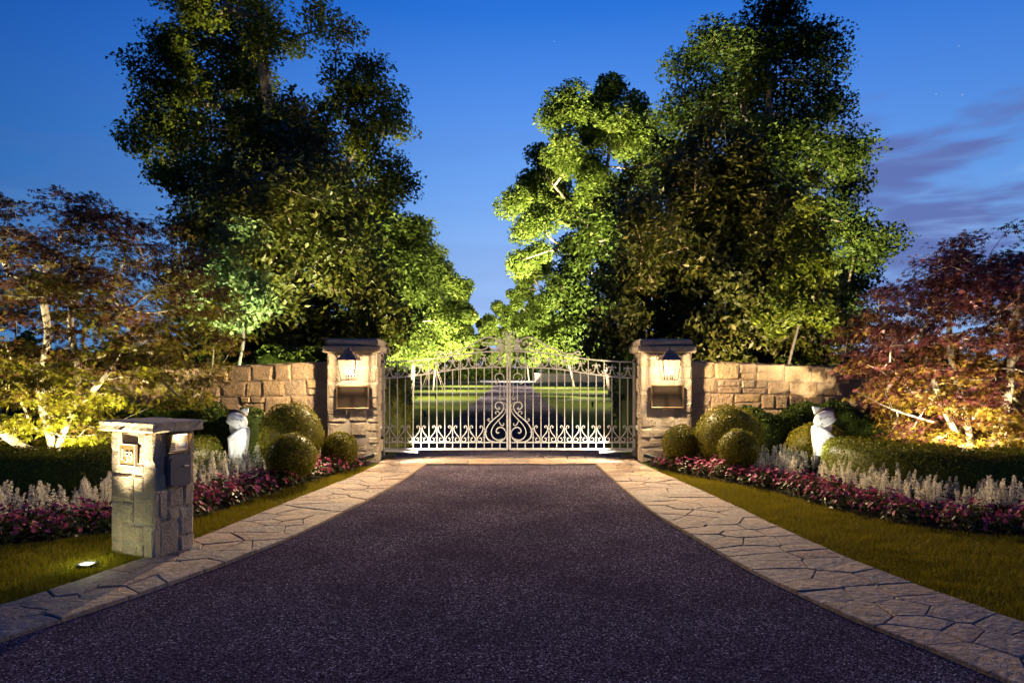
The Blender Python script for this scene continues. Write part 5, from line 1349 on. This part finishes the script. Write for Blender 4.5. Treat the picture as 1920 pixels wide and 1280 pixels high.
def stakes(x, y, label):
    root = empty('tree_stakes', (x, y, 0), 0, label, 'tree stakes')
    for k in range(4):
        a = R(45+90*k); MB().tube([(1.3*math.cos(a), 1.3*math.sin(a), 0), (.18*math.cos(a), .18*math.sin(a), 2.3)], .016, 6).build('stake', M['stake_wood'], root)
    MB().lathe([(.20, 2.2), (.23, 2.22), (.23, 2.32), (.20, 2.34)], n=10).build('tie', M['stake_wood'], root)
stakes(-6.7, 58, 'slanting wooden stakes round a tree left of the drive beyond the gate')

# ---- lights among the trees (uplights at trunks, down-lights in the crowns)
GRN = (1.0, .88, .58)

def ground_flood(loc, aim, e, cone, label, col=GRN): uplight(loc, aim, e, col, cone, label, ('Quadratic', 25.0 if loc[1] < 14 and e > 9000 else 2.5 if loc[1] < 15 else 12.0), .8)
ground_flood((-3.0, 23.5, .02), (-6.2, 29.5, 6), 17000, 110, 'added black uplight beside the inner drive brightening the nearest left avenue tree')  # additional lamp put in to brighten this tree
ground_flood((2.9, 21.5, .02), (4.8, 26.0, 7), 34000, 110, 'added black uplight beside the inner drive lifting the shaded right tree')  # added lamp, gives the unlit tree a little green
ground_flood((-5.0, 27.0, .02), (-6.3, 30.5, 6), 12000, 120, 'black uplight under the nearest left avenue tree')
ground_flood((-4.4, 39.5, .02), (-6.0, 43.5, 7), 44000, 120, 'black uplight under the second left avenue tree')
ground_flood((-4.4, 54, .02), (-6.0, 59, 7), 44000, 120, 'black uplight under the third left avenue tree')
ground_flood((3.6, 30.5, .02), (3.6, 34.5, 10), 95000, 105, 'black uplight under the tall lit tree right of the drive', (1, .86, .50))
ground_flood((4.2, 42, .02), (4.4, 47, 7), 40000, 120, 'black uplight under the second right avenue tree')
ground_flood((4.0, 63, .02), (3.4, 70, 8), 60000, 120, 'black uplight under the third right avenue tree')
ground_flood((1.5, 98, .02), (-1.0, 112, 8), 120000, 130, 'black uplight before the tree that closes the drive')
ground_flood((-5.55, 13.45, .02), (-5.75, 14.5, 3.2), 4600, 75, 'black uplight behind the left wall under the added pale tree', (.84, 1.0, .70))
ground_flood((6.2, 13.6, .02), (6.0, 14.8, 4.0), 3300, 60, 'black uplight behind the right wall under the side-lit young tree', (1, .86, .55))
ground_flood((-7.2, 17.5, .02), (-7.4, 22.5, 9), 60000, 100, 'black uplight under the tall left tree', (1, .85, .45))
ground_flood((-4.2, 18.5, .02), (-5.0, 22.5, 9), 40000, 90, 'black uplight behind the left evergreen', (1, .85, .45))
ground_flood((7.0, 19.5, .02), (8.0, 24.5, 9), 34000, 100, 'black uplight under the tallest dark tree', (1, .85, .45))
ground_flood((-4.3, 13.35, .02), (-5.0, 16.5, 5.5), 14000, 125, 'added black uplight behind the left wall lifting the broad evergreen', (1, .82, .42))  # added; the evergreens themselves catch only lantern and stray light
ground_flood((4.4, 13.35, .02), (5.0, 16.5, 5.5), 11000, 125, 'added black uplight behind the right wall lifting the broad evergreen', (1, .70, .40))  # second lamp added to lift the evergreen's dim top
for (x, y, z, e) in ((-4.6, 41, 4.0, 10000), (-4.8, 56, 4.2, 14000), (-4.9, 73, 4.2, 18000), (-4.4, 30, 3.6, 2500), (4.8, 44, 4.0, 11000), (4.4, 66, 4.2, 16000), (6.5, 54, 4.2, 11000), (5.5, 33, 4.0, 3000)):
    lamp_spot('moonlight', (x, y, z), (x*.9, y, 0), e*.6, (1, .92, .66), 135, .7, .15)
lamp_spot('moonlight', (0, 108, 9), (0, 104, 0), 6000, (1, .86, .66), 110, .6, .2)
